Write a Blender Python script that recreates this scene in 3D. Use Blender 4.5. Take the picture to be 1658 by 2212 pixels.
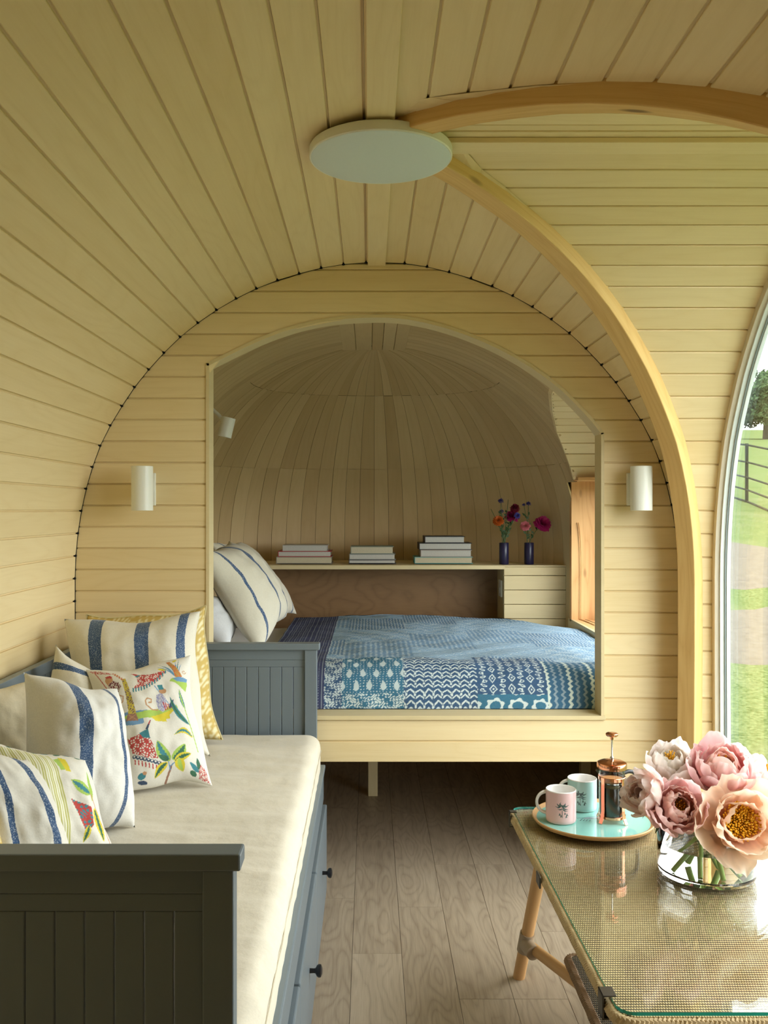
import bpy, math, random
import numpy as np
from mathutils import Vector, Matrix, noise
from mathutils.geometry import tessellate_polygon
random.seed(7)
for o in list(bpy.data.objects): bpy.data.objects.remove(o)
SC = bpy.context.scene
COL = SC.collection
# ---------------------------------------------------------------- camera, sky, exposure
F = 2000.0; VX = 798.0; VY = 1102.0; CH = 1.32
cam = bpy.data.cameras.new('camera'); co = bpy.data.objects.new('camera', cam); COL.objects.link(co)
cam.sensor_width = 36; cam.lens = F/2212*36; cam.shift_x = (829-VX)/2212; cam.shift_y = -(1106-VY)/2212
cam.clip_start = .05; cam.clip_end = 1000
co.location = (0, 0, CH); co.rotation_euler = (math.pi/2, 0, 0)
SC.camera = co
w = bpy.data.worlds.new('overcast_sky'); SC.world = w; w.use_nodes = True
wn = w.node_tree.nodes; wb = wn['Background']
wb.inputs[0].default_value = (.97, .98, 1.0, 1); wb.inputs[1].default_value = 7.5
def portal(name, loc, rot, sx, sy):
    l = bpy.data.lights.new(name, 'AREA'); l.shape = 'RECTANGLE'; l.size = sx; l.size_y = sy
    l.cycles.is_portal = True
    o = bpy.data.objects.new(name, l); COL.objects.link(o); o.location = loc; o.rotation_euler = rot
portal('daylight_portal', (1.26, 2.06, 1.1), (0, math.radians(90), 0), 2.3, 2.2)
portal('daylight_portal', (1.30, 4.05, 1.30), (0, math.radians(90), 0), 1.15, 1.5)
SC.view_settings.view_transform = 'Standard'; SC.view_settings.look = 'None'
SC.view_settings.exposure = 0.16; SC.view_settings.gamma = 1; SC.view_settings.use_curve_mapping = False

def P(px, py, Y): return Vector(((px-VX)*Y/F, Y, CH+(VY-py)*Y/F))
def srgb(r, g, b):
    f = lambda c: (c/255/12.92 if c/255 <= .04045 else ((c/255+.055)/1.055)**2.4)
    return (f(r), f(g), f(b), 1)
# ---------------------------------------------------------------- materials
def newmat(name):
    m = bpy.data.materials.new(name); m.use_nodes = True
    nt = m.node_tree; return m, nt, nt.nodes['Principled BSDF']
def nd(nt, t, **kw):
    n = nt.nodes.new(t)
    for k, v in kw.items(): setattr(n, k, v)
    return n
def mth(nt, op, a, b=None, c=None, clamp=False):
    n = nt.nodes.new('ShaderNodeMath'); n.operation = op; n.use_clamp = clamp
    for i, x in enumerate((a, b, c)):
        if x is None: continue
        if isinstance(x, (int, float)): n.inputs[i].default_value = x
        else: nt.links.new(x, n.inputs[i])
    return n.outputs[0]
def mixc(nt, f, a, b, mode='MIX'):
    n = nt.nodes.new('ShaderNodeMix'); n.data_type = 'RGBA'; n.blend_type = mode
    for s, x in ((0, f), (6, a), (7, b)):
        if isinstance(x, (int, float)): n.inputs[s].default_value = x
        elif isinstance(x, tuple): n.inputs[s].default_value = x
        else: nt.links.new(x, n.inputs[s])
    return n.outputs[2]
def plain(name, col, rough=.5, metal=0, spec=.5, coat=0, bump=0, bscale=200, vary=0):
    m, nt, b = newmat(name)
    b.inputs['Base Color'].default_value = col; b.inputs['Roughness'].default_value = rough
    b.inputs['Metallic'].default_value = metal; b.inputs['Specular IOR Level'].default_value = spec
    b.inputs['Coat Weight'].default_value = coat
    tc = nd(nt, 'ShaderNodeTexCoord')
    n = nd(nt, 'ShaderNodeTexNoise'); n.inputs['Scale'].default_value = bscale; n.inputs['Detail'].default_value = 3
    nt.links.new(tc.outputs['Object'], n.inputs['Vector'])
    c2 = tuple(x*(1-max(vary, .04)) for x in col[:3])+(1,)
    nt.links.new(mixc(nt, n.outputs[0], col, c2), b.inputs['Base Color'])
    if bump:
        bp = nd(nt, 'ShaderNodeBump'); bp.inputs['Strength'].default_value = bump; bp.inputs['Distance'].default_value = .002
        nt.links.new(n.outputs[0], bp.inputs['Height']); nt.links.new(bp.outputs[0], b.inputs['Normal'])
    return m
def wood(name, light, dark, vary=.12, gu=1.2, gv=26, contrast=.6, rough=.5, knots=0, bump=.05, spec=.35, cath=.5):
    m, nt, b = newmat(name)
    uv = nd(nt, 'ShaderNodeUVMap'); sp = nd(nt, 'ShaderNodeSeparateXYZ'); nt.links.new(uv.outputs[0], sp.inputs[0])
    oi = nd(nt, 'ShaderNodeObjectInfo'); rnd = oi.outputs['Random']
    rr = mth(nt, 'MULTIPLY', rnd, 91.7)
    def vec(a, bb):
        c = nd(nt, 'ShaderNodeCombineXYZ')
        nt.links.new(mth(nt, 'MULTIPLY_ADD', sp.outputs[0], a, rr), c.inputs[0])
        nt.links.new(mth(nt, 'MULTIPLY', sp.outputs[1], bb), c.inputs[1]); nt.links.new(rr, c.inputs[2]); return c.outputs[0]
    n1 = nd(nt, 'ShaderNodeTexNoise'); n1.inputs['Scale'].default_value = 1; n1.inputs['Detail'].default_value = 6; n1.inputs['Distortion'].default_value = .4
    nt.links.new(vec(gu, gv), n1.inputs['Vector'])
    n1b = nd(nt, 'ShaderNodeTexNoise'); n1b.inputs['Scale'].default_value = 1; n1b.inputs['Detail'].default_value = 4
    nt.links.new(vec(gu*6, gv*9), n1b.inputs['Vector'])
    n2 = nd(nt, 'ShaderNodeTexNoise'); n2.inputs['Scale'].default_value = 1; n2.inputs['Detail'].default_value = 1.5
    nt.links.new(vec(gu*.9, gv*.32), n2.inputs['Vector'])
    rings = mth(nt, 'ABSOLUTE', mth(nt, 'SINE', mth(nt, 'MULTIPLY', n2.outputs[0], 38)))
    rings = mth(nt, 'POWER', rings, .6)
    f = mth(nt, 'ADD', mth(nt, 'MULTIPLY', n1.outputs[0], 1-cath*.6), mth(nt, 'MULTIPLY', rings, cath*.5))
    f = mth(nt, 'ADD', f, mth(nt, 'MULTIPLY', mth(nt, 'SUBTRACT', n1b.outputs[0], .5), .5))
    f = mth(nt, 'MULTIPLY', mth(nt, 'SUBTRACT', f, .5), contrast)
    f = mth(nt, 'ADD', f, .5)
    f = mth(nt, 'ADD', f, mth(nt, 'MULTIPLY', mth(nt, 'SUBTRACT', rnd, .5), vary*6), clamp=True)
    c = mixc(nt, f, dark, light)
    if knots:
        v = nd(nt, 'ShaderNodeTexVoronoi'); v.inputs['Scale'].default_value = 1; nt.links.new(vec(3.2, 9), v.inputs['Vector'])
        kf = mth(nt, 'MULTIPLY', mth(nt, 'SUBTRACT', knots, v.outputs['Distance']), 14, clamp=True)
        c = mixc(nt, kf, c, tuple(x*.35 for x in dark[:3])+(1,))
    nt.links.new(c, b.inputs['Base Color'])
    b.inputs['Roughness'].default_value = rough; b.inputs['Specular IOR Level'].default_value = spec
    if bump:
        bp = nd(nt, 'ShaderNodeBump'); bp.inputs['Strength'].default_value = bump; bp.inputs['Distance'].default_value = .002
        nt.links.new(n1b.outputs[0], bp.inputs['Height']); nt.links.new(bp.outputs[0], b.inputs['Normal'])
    return m
def linen(name, col, stripes=None, axis=0, stripecol=srgb(62, 86, 120), weave=900, backcol=None, wrinkle=True):
    """woven cloth; stripes: list of (u0,u1) on the UV map"""
    m, nt, b = newmat(name)
    uv = nd(nt, 'ShaderNodeUVMap')
    tc = nd(nt, 'ShaderNodeTexCoord')
    n = nd(nt, 'ShaderNodeTexNoise'); n.inputs['Scale'].default_value = 260; n.inputs['Detail'].default_value = 4
    nt.links.new(tc.outputs['Object'], n.inputs['Vector'])
    nb = nd(nt, 'ShaderNodeTexNoise'); nb.inputs['Scale'].default_value = 12; nb.inputs['Detail'].default_value = 3
    nt.links.new(tc.outputs['Object'], nb.inputs['Vector'])
    dark = tuple(x*.80 for x in col[:3])+(1,)
    c = mixc(nt, mth(nt, 'MULTIPLY', n.outputs[0], .9), col, dark)
    if stripes:
        sp = nd(nt, 'ShaderNodeSeparateXYZ'); nt.links.new(uv.outputs[0], sp.inputs[0])
        u = mth(nt, 'ADD', sp.outputs[axis], mth(nt, 'MULTIPLY', mth(nt, 'SUBTRACT', n.outputs[0], .5), .012))
        tot = None
        for a, e in stripes:
            s = mth(nt, 'MULTIPLY', mth(nt, 'GREATER_THAN', u, a), mth(nt, 'LESS_THAN', u, e))
            tot = s if tot is None else mth(nt, 'ADD', tot, s)
        n3 = nd(nt, 'ShaderNodeTexNoise'); n3.inputs['Scale'].default_value = 420; n3.inputs['Detail'].default_value = 2
        nt.links.new(tc.outputs['Object'], n3.inputs['Vector'])
        sc = mixc(nt, mth(nt, 'MULTIPLY', mth(nt, 'SUBTRACT', n3.outputs[0], .52), 5, clamp=True), stripecol, srgb(170, 180, 188))
        c = mixc(nt, tot, c, sc)
    nt.links.new(c, b.inputs['Base Color'])
    b.inputs['Roughness'].default_value = .95; b.inputs['Specular IOR Level'].default_value = .1
    b.inputs['Sheen Weight'].default_value = .15
    bp = nd(nt, 'ShaderNodeBump'); bp.inputs['Strength'].default_value = .25; bp.inputs['Distance'].default_value = .0015
    nt.links.new(n.outputs[0], bp.inputs['Height'])
    if wrinkle:
        b2 = nd(nt, 'ShaderNodeBump'); b2.inputs['Strength'].default_value = .5; b2.inputs['Distance'].default_value = .012
        nt.links.new(nb.outputs[0], b2.inputs['Height']); nt.links.new(b2.outputs[0], bp.inputs['Normal'])
    nt.links.new(bp.outputs[0], b.inputs['Normal'])
    return m
def painted(name, rough=.9, spec=.15, cloth=True, coat=0):
    """colour comes from the printed pattern stored on the mesh"""
    m, nt, b = newmat(name)
    a = nd(nt, 'ShaderNodeAttribute'); a.attribute_name = 'print'
    tc = nd(nt, 'ShaderNodeTexCoord')
    n = nd(nt, 'ShaderNodeTexNoise'); n.inputs['Scale'].default_value = 300; n.inputs['Detail'].default_value = 3
    nt.links.new(tc.outputs['Object'], n.inputs['Vector'])
    f = mth(nt, 'MULTIPLY', n.outputs[0], .25 if cloth else .05)
    c = mixc(nt, f, a.outputs['Color'], (.35, .35, .33, 1) if cloth else (.8, .8, .8, 1))
    nt.links.new(c, b.inputs['Base Color'])
    b.inputs['Roughness'].default_value = rough; b.inputs['Specular IOR Level'].default_value = spec; b.inputs['Coat Weight'].default_value = coat
    if cloth:
        bp = nd(nt, 'ShaderNodeBump'); bp.inputs['Strength'].default_value = .3; bp.inputs['Distance'].default_value = .0015
        nt.links.new(n.outputs[0], bp.inputs['Height']); nt.links.new(bp.outputs[0], b.inputs['Normal'])
    return m
def clear(name, tint=(1, 1, 1, 1), ior=1.5):
    """thin pane glass: see-through with Fresnel reflections"""
    m, nt, b = newmat(name); nt.nodes.remove(b)
    t = nd(nt, 'ShaderNodeBsdfTransparent'); t.inputs[0].default_value = tint
    g = nd(nt, 'ShaderNodeBsdfGlossy'); g.inputs['Roughness'].default_value = .0
    ge = nd(nt, 'ShaderNodeNewGeometry'); dp = nd(nt, 'ShaderNodeVectorMath', operation='DOT_PRODUCT')
    nt.links.new(ge.outputs['Normal'], dp.inputs[0]); nt.links.new(ge.outputs['Incoming'], dp.inputs[1])
    cs = mth(nt, 'SUBTRACT', 1, mth(nt, 'ABSOLUTE', dp.outputs['Value'])); r0 = ((ior-1)/(ior+1))**2
    fr = mth(nt, 'MULTIPLY_ADD', mth(nt, 'POWER', cs, 5), 1-r0, r0)
    mx = nd(nt, 'ShaderNodeMixShader'); nt.links.new(fr, mx.inputs[0])
    nt.links.new(t.outputs[0], mx.inputs[1]); nt.links.new(g.outputs[0], mx.inputs[2])
    nt.links.new(mx.outputs[0], nt.nodes['Material Output'].inputs[0]); return m
def solidglass(name, ior=1.5, col=(1, 1, 1, 1)):
    m, nt, b = newmat(name)
    b.inputs['Base Color'].default_value = col; b.inputs['Roughness'].default_value = 0
    b.inputs['Transmission Weight'].default_value = 1; b.inputs['IOR'].default_value = ior
    return m
M = {}
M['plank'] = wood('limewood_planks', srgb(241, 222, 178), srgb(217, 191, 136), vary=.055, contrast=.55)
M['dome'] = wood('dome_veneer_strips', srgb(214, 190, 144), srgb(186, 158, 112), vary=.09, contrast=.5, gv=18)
M['trim'] = wood('pale_trim', srgb(226, 210, 168), srgb(204, 184, 136), vary=.02, contrast=.4)
M['pine'] = wood('laminated_pine', srgb(232, 198, 132), srgb(200, 152, 84), vary=.03, contrast=1.0, knots=.12, gv=40)
M['redpine'] = wood('pine_jamb', srgb(238, 192, 134), srgb(200, 138, 80), vary=.02, contrast=1.2, knots=.14, gv=30)
M['ply'] = wood('brown_plywood', srgb(146, 114, 78), srgb(118, 90, 60), vary=.02, contrast=.8, gv=14, gu=3.2, cath=1)
M['oak'] = wood('greyed_oak_floor', srgb(202, 186, 162), srgb(132, 114, 94), vary=.03, contrast=.9, gv=34, gu=2.4, rough=.42, cath=.6, knots=.05, bump=.1)
M['ash'] = wood('table_beech', srgb(222, 178, 122), srgb(190, 142, 88), vary=.02, contrast=.4)
M['wframe'] = wood('limed_window_timber', srgb(214, 204, 184), srgb(186, 174, 150), vary=.02, contrast=.4)
M['back'] = plain('dark_matt', (.02, .018, .015, 1), 1)
M['gap'] = plain('dark_gap', (.004, .004, .004, 1), 1)
M['grey'] = plain('grey_painted_wood', srgb(110, 121, 127), .38, spec=.5)
M['black'] = plain('black_metal', (.012, .012, .014, 1), .35)
M['white'] = plain('white_paint', srgb(236, 236, 226), .35)
M['lens'] = plain('opal_diffuser', srgb(214, 226, 226), .5)
M['alu'] = plain('pale_grey_metal', srgb(222, 230, 228), .4)
M['seal'] = plain('grey_seal', srgb(140, 152, 152), .6)
M['pane'] = clear('window_glass', (.97, .99, .98, 1))
M['tglass'] = clear('table_glass', (.985, .997, .985, 1))
M['tedge'] = plain('green_glass_edge', srgb(40, 168, 146), .12, spec=.8)
M['copper'] = plain('polished_copper', srgb(240, 168, 132), .14, metal=1)
M['steel'] = plain('polished_steel', (.7, .7, .7, 1), .2, metal=1)
M['glass'] = solidglass('clear_glass', 1.45)
M['water'] = solidglass('water', 1.33)
M['coffee'] = plain('coffee', (.012, .006, .003, 1), .1, spec=.6)
M['cream'] = plain('coffee_foam', srgb(92, 80, 52), .7)
M['leaf'] = plain('green_leaf', srgb(52, 84, 38), .5, vary=.4, bscale=40)
M['stem'] = plain('green_stem', srgb(164, 200, 96), .45, vary=.25, bscale=30)
M['dstem'] = plain('dark_green_stem', srgb(86, 104, 56), .6, vary=.25, bscale=30)
M['stamen'] = plain('yellow_stamens', srgb(242, 178, 24), .6, vary=.4, bscale=150)
M['mattress'] = linen('cream_linen', srgb(226, 218, 198))
M['sheet'] = linen('white_cotton', srgb(236, 238, 240))
M['navyvase'] = plain('navy_glazed_ceramic', srgb(30, 28, 66), .3, spec=.6)
M['print'] = painted('printed_linen')
M['quilt'] = painted('printed_quilt')
M['china'] = painted('printed_china', .15, .5, cloth=False, coat=.3)
M['mint'] = painted('mint_enamel', .12, .5, cloth=False, coat=.5)
M['leather'] = plain('taupe_leather', srgb(168, 148, 122), .6, bump=.2, bscale=300)
M['bronze'] = plain('bronze_clip', srgb(88, 82, 72), .4, metal=.7)
def stripes_u(*a): return list(a)
# ---------------------------------------------------------------- object helpers
def tag(o, label=None, cat=None, group=None, kind=None):
    if label: o['label'] = label
    if cat: o['category'] = cat
    if group: o['group'] = group
    if kind: o['kind'] = kind
    return o
def empty(name, loc, label=None, cat=None, group=None, kind=None):
    o = bpy.data.objects.new(name, None); COL.objects.link(o); o.location = loc; o.empty_display_size = .05
    return tag(o, label, cat, group, kind)
def wloc(p):
    v = Vector((0, 0, 0))
    while p is not None: v += p.location; p = p.parent
    return v
def auto_uv(me, axis):
    n = len(me.loops)
    vi = np.empty(n, np.int32); me.loops.foreach_get('vertex_index', vi)
    vc = np.empty(len(me.vertices)*3); me.vertices.foreach_get('co', vc); vc = vc.reshape(-1, 3)
    uv = np.zeros((n, 2)); others = [k for k in range(3) if k != axis]
    for p in me.polygons:
        a, b = others
        nn = p.normal
        o = a if abs(nn[a]) < abs(nn[b]) else b
        for li in p.loop_indices:
            uv[li, 0] = vc[vi[li], axis]; uv[li, 1] = vc[vi[li], o]
            if abs(nn[axis]) > .8: uv[li, 0] = vc[vi[li], a]; uv[li, 1] = vc[vi[li], b]
    l = me.uv_layers.new(name='UVMap'); l.data.foreach_set('uv', uv.ravel())
class MB:
    def __init__(s): s.v = []; s.f = []; s.mi = []
    def add(s, vs, fs, mi=0):
        b = len(s.v); s.v += [tuple(x) for x in vs]; s.f += [tuple(i+b for i in f) for f in fs]; s.mi += [mi]*len(fs); return s
    def box(s, x0, x1, y0, y1, z0, z1, mi=0):
        return s.add([(x0,y0,z0),(x1,y0,z0),(x1,y1,z0),(x0,y1,z0),(x0,y0,z1),(x1,y0,z1),(x1,y1,z1),(x0,y1,z1)],
            [(0,3,2,1),(4,5,6,7),(0,1,5,4),(1,2,6,5),(2,3,7,6),(3,0,4,7)], mi)
    def prism(s, poly0, poly1, mi=0):
        n = len(poly0); s.add(list(poly0)+list(poly1), [(i, (i+1)%n, n+(i+1)%n, n+i) for i in range(n)]+[tuple(range(n))[::-1], tuple(range(n, 2*n))], mi); return s
    def tube(s, pts, r, n=12, mi=0, cap=True):
        pts = [Vector(p) for p in pts]; rs = r if isinstance(r, (list, tuple)) else [r]*len(pts)
        vs = []; up = None
        for i, p in enumerate(pts):
            t = (pts[min(i+1, len(pts)-1)]-pts[max(i-1, 0)])
            t = t.normalized() if t.length > 1e-9 else Vector((0, 0, 1))
            if up is None: up = t.orthogonal().normalized()
            up = (up-t*up.dot(t)); up = up.normalized() if up.length > 1e-6 else t.orthogonal().normalized()
            bi = t.cross(up)
            for k in range(n):
                a = 2*math.pi*k/n; vs.append(p+(up*math.cos(a)+bi*math.sin(a))*rs[i])
        fs = []
        for i in range(len(pts)-1):
            for k in range(n): fs.append((i*n+k, i*n+(k+1)%n, (i+1)*n+(k+1)%n, (i+1)*n+k))
        if cap: fs += [tuple(range(n))[::-1], tuple(range((len(pts)-1)*n, len(pts)*n))]
        return s.add(vs, fs, mi)
    def lathe(s, prof, c=(0, 0, 0), n=48, mi=0):
        cx, cy, cz = c; vs = []; fs = []
        for r, z in prof:
            for k in range(n):
                a = 2*math.pi*k/n; vs.append((cx+r*math.cos(a), cy+r*math.sin(a), cz+z))
        for i in range(len(prof)-1):
            for k in range(n): fs.append((i*n+k, i*n+(k+1)%n, (i+1)*n+(k+1)%n, (i+1)*n+k))
        fs.append(tuple(range(n))[::-1]); fs.append(tuple(range((len(prof)-1)*n, len(prof)*n)))
        return s.add(vs, fs, mi)
    def build(s, name, mats, parent=None, origin=None, uv=None, smooth=False, bevel=0, kind=None, label=None):
        if not isinstance(mats, (list, tuple)): mats = [mats]
        a = np.array(s.v, float)
        if origin is None:
            if parent is not None: origin = wloc(parent)
            else:
                lo, hi = a.min(0), a.max(0); origin = Vector(((lo[0]+hi[0])/2, (lo[1]+hi[1])/2, lo[2]))
        origin = Vector(origin)
        me = bpy.data.meshes.new(name)
        me.from_pydata((a-np.array(origin)).tolist(), [], s.f)
        for m in mats: me.materials.append(m)
        if len(mats) > 1: me.polygons.foreach_set('material_index', s.mi)
        me.validate(); me.update()
        if uv is not None: auto_uv(me, uv)
        if smooth:
            me.polygons.foreach_set('use_smooth', [True]*len(me.polygons)); me.set_sharp_from_angle(angle=math.radians(38))
        o = bpy.data.objects.new(name, me); COL.objects.link(o)
        if parent is not None:
            o.parent = parent; o.location = origin-wloc(parent)
        else: o.location = origin
        if bevel:
            b = o.modifiers.new('bevel', 'BEVEL'); b.width = bevel; b.segments = 2; b.limit_method = 'ANGLE'
            b.angle_limit = math.radians(50)
        if kind: o['kind'] = kind
        if label: o['label'] = label
        return o
def box(name, x0, x1, y0, y1, z0, z1, mat, parent=None, uv=0, bevel=.002, **k):
    return MB().box(x0, x1, y0, y1, z0, z1).build(name, mat, parent, uv=uv, bevel=bevel, **k)
def gridmesh(name, Pts, mats, parent=None, origin=None, uvs=None, colors=None, closed_back=None, smooth=True, kind=None):
    """Pts: (n,m,3) array"""
    n, m, _ = Pts.shape
    idx = np.arange(n*m).reshape(n, m)
    q = np.stack([idx[:-1, :-1], idx[1:, :-1], idx[1:, 1:], idx[:-1, 1:]], -1).reshape(-1, 4)
    V = Pts.reshape(-1, 3)
    return rawmesh(name, V, q, mats, parent, origin, None if uvs is None else uvs.reshape(-1, 2), None if colors is None else colors.reshape(-1, 3), smooth, kind)
def rawmesh(name, V, q, mats, parent=None, origin=None, uvs=None, colors=None, smooth=True, kind=None):
    if origin is None:
        if parent is not None: origin = wloc(parent)
        else:
            lo, hi = V.min(0), V.max(0); origin = Vector(((lo[0]+hi[0])/2, (lo[1]+hi[1])/2, lo[2]))
    origin = Vector(origin); V = V-np.array(origin)
    me = bpy.data.meshes.new(name); me.vertices.add(len(V)); me.vertices.foreach_set('co', V.ravel())
    k = q.shape[1]
    me.loops.add(q.size); me.loops.foreach_set('vertex_index', q.ravel().astype(np.int32))
    me.polygons.add(len(q)); me.polygons.foreach_set('loop_start', np.arange(0, q.size, k, dtype=np.int32))
    me.polygons.foreach_set('loop_total', np.full(len(q), k, np.int32))
    if smooth: me.polygons.foreach_set('use_smooth', np.ones(len(q), bool))
    me.update(calc_edges=True)
    if uvs is not None:
        l = me.uv_layers.new(name='UVMap'); l.data.foreach_set('uv', uvs[q.ravel()].ravel())
    if colors is not None:
        ca = me.color_attributes.new('print', 'FLOAT_COLOR', 'POINT')
        c4 = np.ones((len(V), 4)); c4[:, :3] = colors; ca.data.foreach_set('color', c4.ravel())
    for m_ in (mats if isinstance(mats, (list, tuple)) else [mats]): me.materials.append(m_)
    o = bpy.data.objects.new(name, me); COL.objects.link(o)
    if parent is not None: o.parent = parent; o.location = origin-wloc(parent)
    else: o.location = origin
    if kind: o['kind'] = kind
    return o
# ---------------------------------------------------------------- vault profile (measured half section)
YW = 3.25; XC = .026; YC = 2.125; KB = .955; S = YW/F
_hp = [(0,567),(28,567.5),(58,569),(112,577),(160,589),(208,603),(254,620.5),(298,641.5),(340,665.5),(380,692.5),(419,722.5),(455,757),(488,792.5),(519,830),(547,871.5),(572,912),(595,956.5),(612,1001.5),(626,1048),(637,1096),(645,1145),(650,1193),(652,1240),(652,1300),(652,1400),(651,1500),(650,1600),(648,1750),(646,1914.3)]
HP = [(dx*S, CH+(VY-y)*S) for dx, y in _hp]
_s = [0]
for i in range(1, len(HP)): _s.append(_s[-1]+math.dist(HP[i], HP[i-1]))
STOT = _s[-1]; _sx = [p[0] for p in HP]; _sz = [p[1] for p in HP]
def prof(s): return float(np.interp(s, _s, _sx)), float(np.interp(s, _s, _sz))
def s_at_z(z): return float(np.interp(-z, [-q for q in _sz], _s))
def half(z): return float(np.interp(-z, [-q for q in _sz], _sx))
ZT = HP[0][1]
def joints(s0, p, lead=True):
    a = [s0]
    while a[-1]+p < STOT-.02: a.append(a[-1]+p)
    a.append(STOT); return a
GR = .0045; GD = .006; TH = .014
def section(L):
    """plank cross-section: (along, depth); groove on one side, small chamfers"""
    return [(0, TH), (0, GD), (GR, GD), (GR+.0005, .0016), (GR+.002, 0), (L-.0016, 0), (L, .0016), (L, TH)]
def profile_section(s0, s1):
    """returns list of (half coordinate, z) incl. depth outward"""
    a = Vector(prof(s0)); b = Vector(prof(s1)); d = b-a; L = d.length
    if L < 1e-4: return None
    d /= L; n = Vector((-d.y, d.x))
    if n.x < 0 and n.y < 0: n = -n
    # outward = away from centre low point
    c = Vector((0, 1.2)); 
    if n.dot((a+b)/2-c) < 0: n = -n
    return [a+d*u+n*t for u, t in section(L)]
YB = -1.6
# ---- main vault ----
ceiling = MB().box(XC-.2, XC+.2, YB, YC-.3, ZT+.06, ZT+.08).build('ceiling', M['back'], origin=(XC, 0.8, ZT)); ceiling['kind'] = 'structure'
wall_left = MB().box(XC-1.14, XC-1.10, YB, YW, -.02, 1.0).build('wall_left', M['back'], origin=(XC-1.06, .8, 0)); wall_left['kind'] = 'structure'
wall_right = MB().box(XC+1.085, XC+1.10, YB, YC-1.06, -.02, 1.0).build('wall_right', M['back'], origin=(XC+1.06, .8, 0)); wall_right['kind'] = 'structure'
shell = MB()  # unseen backing added behind the planks to stop light leaks
for sg, s0 in ((-1, .036), (1, .094)):
    js = [0]+joints(s0, .0795)
    for a, b in zip(js[:-1], js[1:]):
        sec = profile_section(a, b)
        if sec is None: continue
        par = ceiling if (prof(a)[1]+prof(b)[1])/2 > 1.55 else (wall_left if sg < 0 else wall_right)
        def mk(ya, yb, ext=0):
            A = [(XC+sg*p.x, ya(p), p.y) for p in sec]; B = [(XC+sg*p.x, yb(p), p.y) for p in sec]
            MB().prism(A, B).build('plank', M['plank'], par, uv=1)
            # backing
            (x0, z0), (x1, z1) = prof(a), prof(b)
            q = []
            for (x, z) in ((x0, z0), (x1, z1)):
                r = Vector((x, z-1.2)); r.normalize(); X = x+r.x*.03; Z = z+r.y*.03
                pv = Vector((x, z)); q.append(((XC+sg*X, ya(pv), Z), (XC+sg*X, yb(pv)+ext*.1, Z)))
            shell.add([q[0][0], q[0][1], q[1][1], q[1][0]], [(0, 1, 2, 3)])
        if sg < 0: mk(lambda p: YB, lambda p: YW-.003, 1)
        else:
            zz = lambda p: min(max(p.y, 0), ZT)
            mk(lambda p: YB, lambda p: YC-KB*half(zz(p))+.005)
            mk(lambda p: YC+KB*half(zz(p))-.005, lambda p: YW-.003, 1)
# ---- cross bay vault on the right ----
XW = 1.16
bay = MB().box(XC+.3, XW, YC-.1, YC+.1, ZT+.05, ZT+.07).build('ceiling', M['back'], origin=(.8, YC, ZT)); bay['kind'] = 'structure'
sj = s_at_z(CH)%.0795
for sg in (-1, 1):
    js = [0]+[x for x in joints(sj, .0795)]
    for a, b in zip(js[:-1], js[1:]):
        sec = profile_section(a, b)
        if sec is None: continue
        A = [(XC+max(half(min(max(p.y, 0), ZT)), 0)-.005, YC+sg*p.x*KB, p.y) for p in sec]
        B = [(XW, YC+sg*p.x*KB, p.y) for p in sec]
        MB().prism(A, B).build('plank', M['plank'], bay, uv=0)
        (x0, z0), (x1, z1) = prof(a), prof(b); q = []
        for (x, z) in ((x0, z0), (x1, z1)):
            r = Vector((x, z-1.2)); r.normalize(); X = x+r.x*.03; Z = z+r.y*.03
            q.append(((XC+half(z)-.01, YC+sg*X*KB, Z), (XW+.05, YC+sg*X*KB, Z)))
        shell.add([q[0][0], q[0][1], q[1][1], q[1][0]], [(0, 1, 2, 3)])
shell.build('light_block_skin', M['back'], ceiling, origin=(XC, .8, ZT))
# ridge boards
box('ridge_board', -.0065, .0555, YB, YW-.001, ZT-.012, ZT+.004, M['plank'], ceiling, uv=1, bevel=.0015)
box('ridge_board', .12, XW, YC+.03, YC+.10, ZT-.014, ZT-.001, M['plank'], bay, uv=0, bevel=.0015)
# groin arches
for i, sg in enumerate((1, -1)):
    ring = []; N = 72
    for k in range(N+1):
        s = .04+(STOT-.04)*k/N; h, z = prof(s); s2 = min(s+.01, STOT); s1 = max(s-.01, 0)
        h2, z2 = prof(s2); h1, z1 = prof(s1)
        T = Vector((h2-h1, sg*KB*(h2-h1), z2-z1))
        T.normalize()
        e2 = Vector((1, -sg, 0)).normalized()
        e1 = e2.cross(T).normalized()
        c = Vector((XC+h, YC+sg*KB*h, z))
        cen = Vector((XC, YC, 1.1))
        if e1.dot(cen-c) < 0: e1 = -e1
        wd = .031
        ring.append([c-e1*.03+e2*wd, c+e1*.030+e2*wd, c+e1*.030-e2*wd, c-e1*.03-e2*wd])
    vs = [p for r in ring for p in r]; fs = []
    for k in range(N):
        for j in range(4): fs.append((k*4+j, k*4+(j+1)%4, (k+1)*4+(j+1)%4, (k+1)*4+j))
    fs += [(3, 2, 1, 0), (N*4, N*4+1, N*4+2, N*4+3)]
    mb = MB().add(vs, fs)
    o = mb.build('trim_%d' % (i+1), M['pine'], kind='structure')
    me = o.data; uvl = me.uv_layers.new(name='UVMap')
    for p in me.polygons:
        for li in p.loop_indices:
            vi = me.loops[li].vertex_index; kk = vi//4; jj = vi%4
            uvl.data[li].uv = (STOT*kk/N*1.2, [0, .06, .12, .18][jj] if not (jj == 0 and p.index%4 == 3) else .24)
    b = o.modifiers.new('bevel', 'BEVEL'); b.width = .003; b.segments = 2; b.limit_method = 'ANGLE'; b.angle_limit = math.radians(50)
# ---------------------------------------------------------------- end wall with sleeping nook opening
OP = [(445,785),(573,724),(679,692),(780,680.5),(880.6,684),(992,712),(1103,761),(1199,824.5),(1268,891),(1304,935)]
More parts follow.
